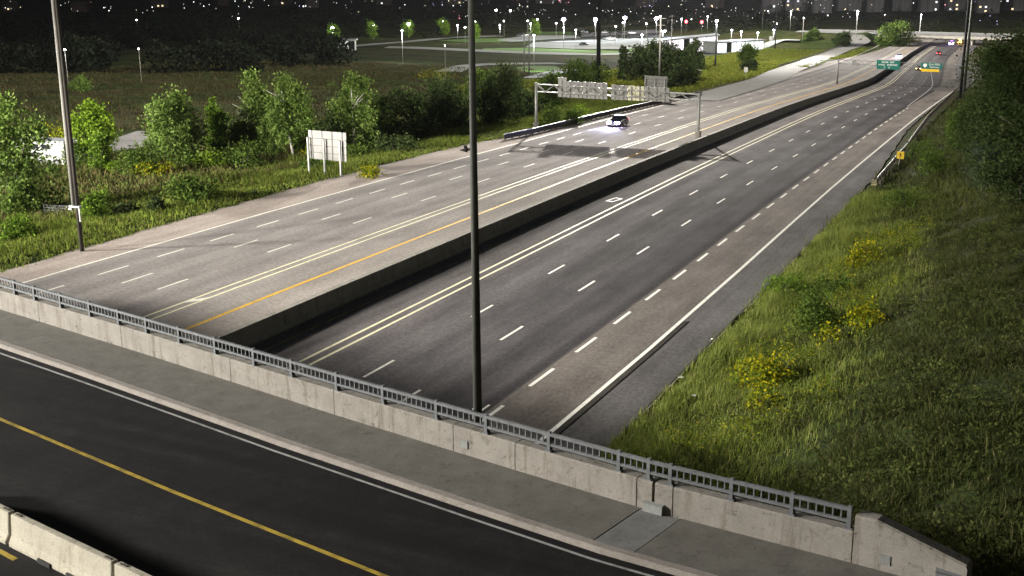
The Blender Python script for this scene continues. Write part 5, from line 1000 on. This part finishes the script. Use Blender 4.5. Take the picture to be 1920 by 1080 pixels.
# right bank: tall grass by the shoulder, low weeds further up
X, Y, s = scatter(24000, -17.5, 4, 29, 118, 1.25); e = s+17.3; k = (rng.random(len(X)) < np.clip(1.12-e/9.5+.5*(vnoise(X, Y, .33)-.5), 0, 1)) & (s > np.vectorize(eb_right)(Y)+.02+.25*vnoise(X, Y, 1.3))
X, Y, e = X[k], Y[k], e[k]; h = (.5+.5*vnoise(X, Y, .55))*np.clip(.5+e/1.2, .5, 1)*np.clip(1.2-e/13, .3, 1)
blades('tall_grass', X, Y, 9, h, .015, .42, 'tall_grass', 31, .24, (.16, .12))
X, Y, s = scatter(21000, -14, 13, 29, 100, 1.3); k = rng.random(len(X)) < .45+.55*vnoise(X, Y, .8); X, Y = X[k], Y[k]
blades('low_weeds', X, Y, 9, .20+.30*vnoise(X, Y, .9)**2, .022, .75, 'low_weeds', 32, .22)
X, Y, s = scatter(7000, -17, 12, 95, 260); k = s > np.vectorize(eb_right)(Y)+.5; X, Y = X[k], Y[k]
blades('low_weeds', X, Y, 7, .4+.5*vnoise(X, Y, .4), .05, .4, 'low_weeds', 33, .4)
X, Y, s = scatter(5200, -15, 13, 29, 112, 1.25); k = vnoise(X+7, Y, .6) > .42; X, Y = X[k], Y[k]; rg_ = np.random.default_rng(77); nn = 18
hh = .12+.40*vnoise(X, Y+3, .7); P = np.stack([np.repeat(X, nn), np.repeat(Y, nn), np.repeat(terr(X, Y), nn)], 1) + rg_.normal(size=(len(X)*nn, 3))*np.array([.2, .2, 0]); P[:, 2] += np.repeat(hh, nn)*rg_.uniform(.3, 1.3, len(P))
V, F = leaf_cloud(P, .062, rg_); tag(np_mesh('broadleaf_weeds', V, F, M['bank_weeds']), kind='stuff')
X, Y, s = scatter(520, -15.2, -9.0, 43, 92); k = vnoise(X*1.7, Y, .5) > .5; X, Y = X[k], Y[k]; nn = 26
P = np.stack([np.repeat(X, nn), np.repeat(Y, nn), np.repeat(terr(X, Y), nn)], 1) + rg_.normal(size=(len(X)*nn, 3))*np.array([.28, .28, 0]); P[:, 2] += rg_.uniform(.25, 1.0, len(P))
V, F = leaf_cloud(P, .05, rg_); tag(np_mesh('wild_flowers', V, F, M['dull_flowers']), kind='stuff')
# left verge and meadow
X, Y, s = scatter(16000, -82, -65.5, 42, 235); k = s < np.vectorize(wb_left)(Y)-.15; X, Y, s = X[k], Y[k], s[k]
h = (.25+.6*vnoise(X, Y, .35))*np.clip(.3+(-66.5-s)/6, .35, 1.1); blades('verge_grass', X, Y, 7, h, .035, .35, 'verge', 34, .3)
X, Y, s = scatter(9000, -104, -78, 60, 260); blades('meadow_grass', X, Y, 7, .35+.7*vnoise(X, Y, .3), .05, .35, 'near_meadow', 35, .4)
X, Y, s = scatter(9000, -230, -104, 90, 330); k = np.ones(len(X), bool)
P4 = np.array(POS['roads'][4]); dd = np.min(np.hypot(X[:, None]-np.array([p[0] for p in np.concatenate([P4+(np.roll(P4, -1, 0)-P4)*t for t in (0, .25, .5, .75)])[:-1]])[None], Y[:, None]-np.array([p[1] for p in np.concatenate([P4+(np.roll(P4, -1, 0)-P4)*t for t in (0, .25, .5, .75)])[:-1]])[None]), 1); k = dd > 5
blades('meadow_grass', X[k], Y[k], 6, .3+.4*vnoise(X[k], Y[k], .15), .09, .4, 'meadow', 36, .7)
X, Y, s = scatter(15000, -118, -63, 225, 600); k = s < np.vectorize(wb_left)(Y)-2
rc = np.array([(p.x, p.y) for p in rampC]); k &= np.min(np.hypot(X[:, None]-rc[None, :, 0], Y[:, None]-rc[None, :, 1]), 1) > 7
blades('verge_grass', X[k], Y[k], 6, .4+.5*vnoise(X[k], Y[k], .2), .12, .5, 'far_verge', 37, .8)
# far woods: leaf masses nobody could count
rng = np.random.default_rng(41); Pl = []
for i in range(330):
    if i < 190: a = CAM_YAW+math.radians(rng.uniform(-26, 26)); d = rng.uniform(700, 930)
    else: a = CAM_YAW+math.radians(rng.uniform(-27, -8)); d = rng.uniform(300, 700)
    X, Y = d*math.sin(a), d*math.cos(a)
    if -125 < X - xr(Y) < 20 and Y < 690: continue
    hh = rng.uniform(6, 12) if i < 190 else rng.uniform(3, 8); ww = rng.uniform(7, 13)
    q = crown_points(hh, ww, 150 if i < 190 else 420, rng, 'round', .02, 3); Pl.append(q+np.array([X, Y, float(terr(X, Y))]))
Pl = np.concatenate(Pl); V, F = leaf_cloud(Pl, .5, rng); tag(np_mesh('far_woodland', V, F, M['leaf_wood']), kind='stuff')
LT = ['left end', 'second place', 'third place', 'right end']
for i, (x, y, h) in enumerate(POS['treelamp']):
    POS['tl%d' % i] = (x+.8, y-2.2, 9.5, 7.5); tree('lot_tree', 'tl%d' % i, f'small tree glowing green around a lamp, at the {LT[i]} of the lit row', 'leaf_mid', 500, 'round', 'bark', .45, 3, .15, group='lit trees beside the access road')
for i, (j, lab) in enumerate(((7, 'pale green tree under a lamp left of the first floodlight'), (2, 'green tree under a lamp right of the bridge pole'))):
    x, y, h = POS['lot'][j]; POS['tm%d' % i] = (x+.5, y-3, 9, 7); tree('lot_tree', 'tm%d' % i, lab, 'leaf_mid', 700, 'round', 'bark', .45, 3, .1, group='lit trees beside the access road')
# litter on the right shoulder
for i, (x, y) in enumerate(POS['litter']):
    t = thing('paper_scrap', ['white paper scrap at the edge of the tall grass, nearest the bridge', 'small white scrap on the right shoulder', 'white scrap caught in the grass near the bridge', 'white scrap in the grass right of the crash terminal'][i], 'litter', (x, y, tz(x, y)+(.02 if i < 2 else .45)), i)
    MB().add([(-.13, -.09, 0), (.12, -.1, .05), (.15, .1, .02), (-.1, .09, .09), (0, 0, .03)], [(0, 1, 4), (1, 2, 4), (2, 3, 4), (3, 0, 4)]).build('sheet', M['sign_white'], t)

# ------------------------------------------------------------------ added to lift the blacks: one thin even haze round everything
hz = MB().box((-300, 450, 6), (1900, 1900, 82)).build('lift_haze', M['glass']); hz.data.materials.clear()
hm = bpy.data.materials.new('lift_haze'); hm.use_nodes = True; n = hm.node_tree.nodes; l = hm.node_tree.links; n.remove(n['Principled BSDF'])
pv = n.new('ShaderNodeVolumePrincipled'); pv.inputs['Color'].default_value = (.86, .88, 1, 1); pv.inputs['Density'].default_value = LIFT_HAZE; pv.inputs['Anisotropy'].default_value = .3
l.new(pv.outputs[0], n['Material Output'].inputs['Volume']); hz.data.materials.append(hm); tag(hz, kind='stuff')
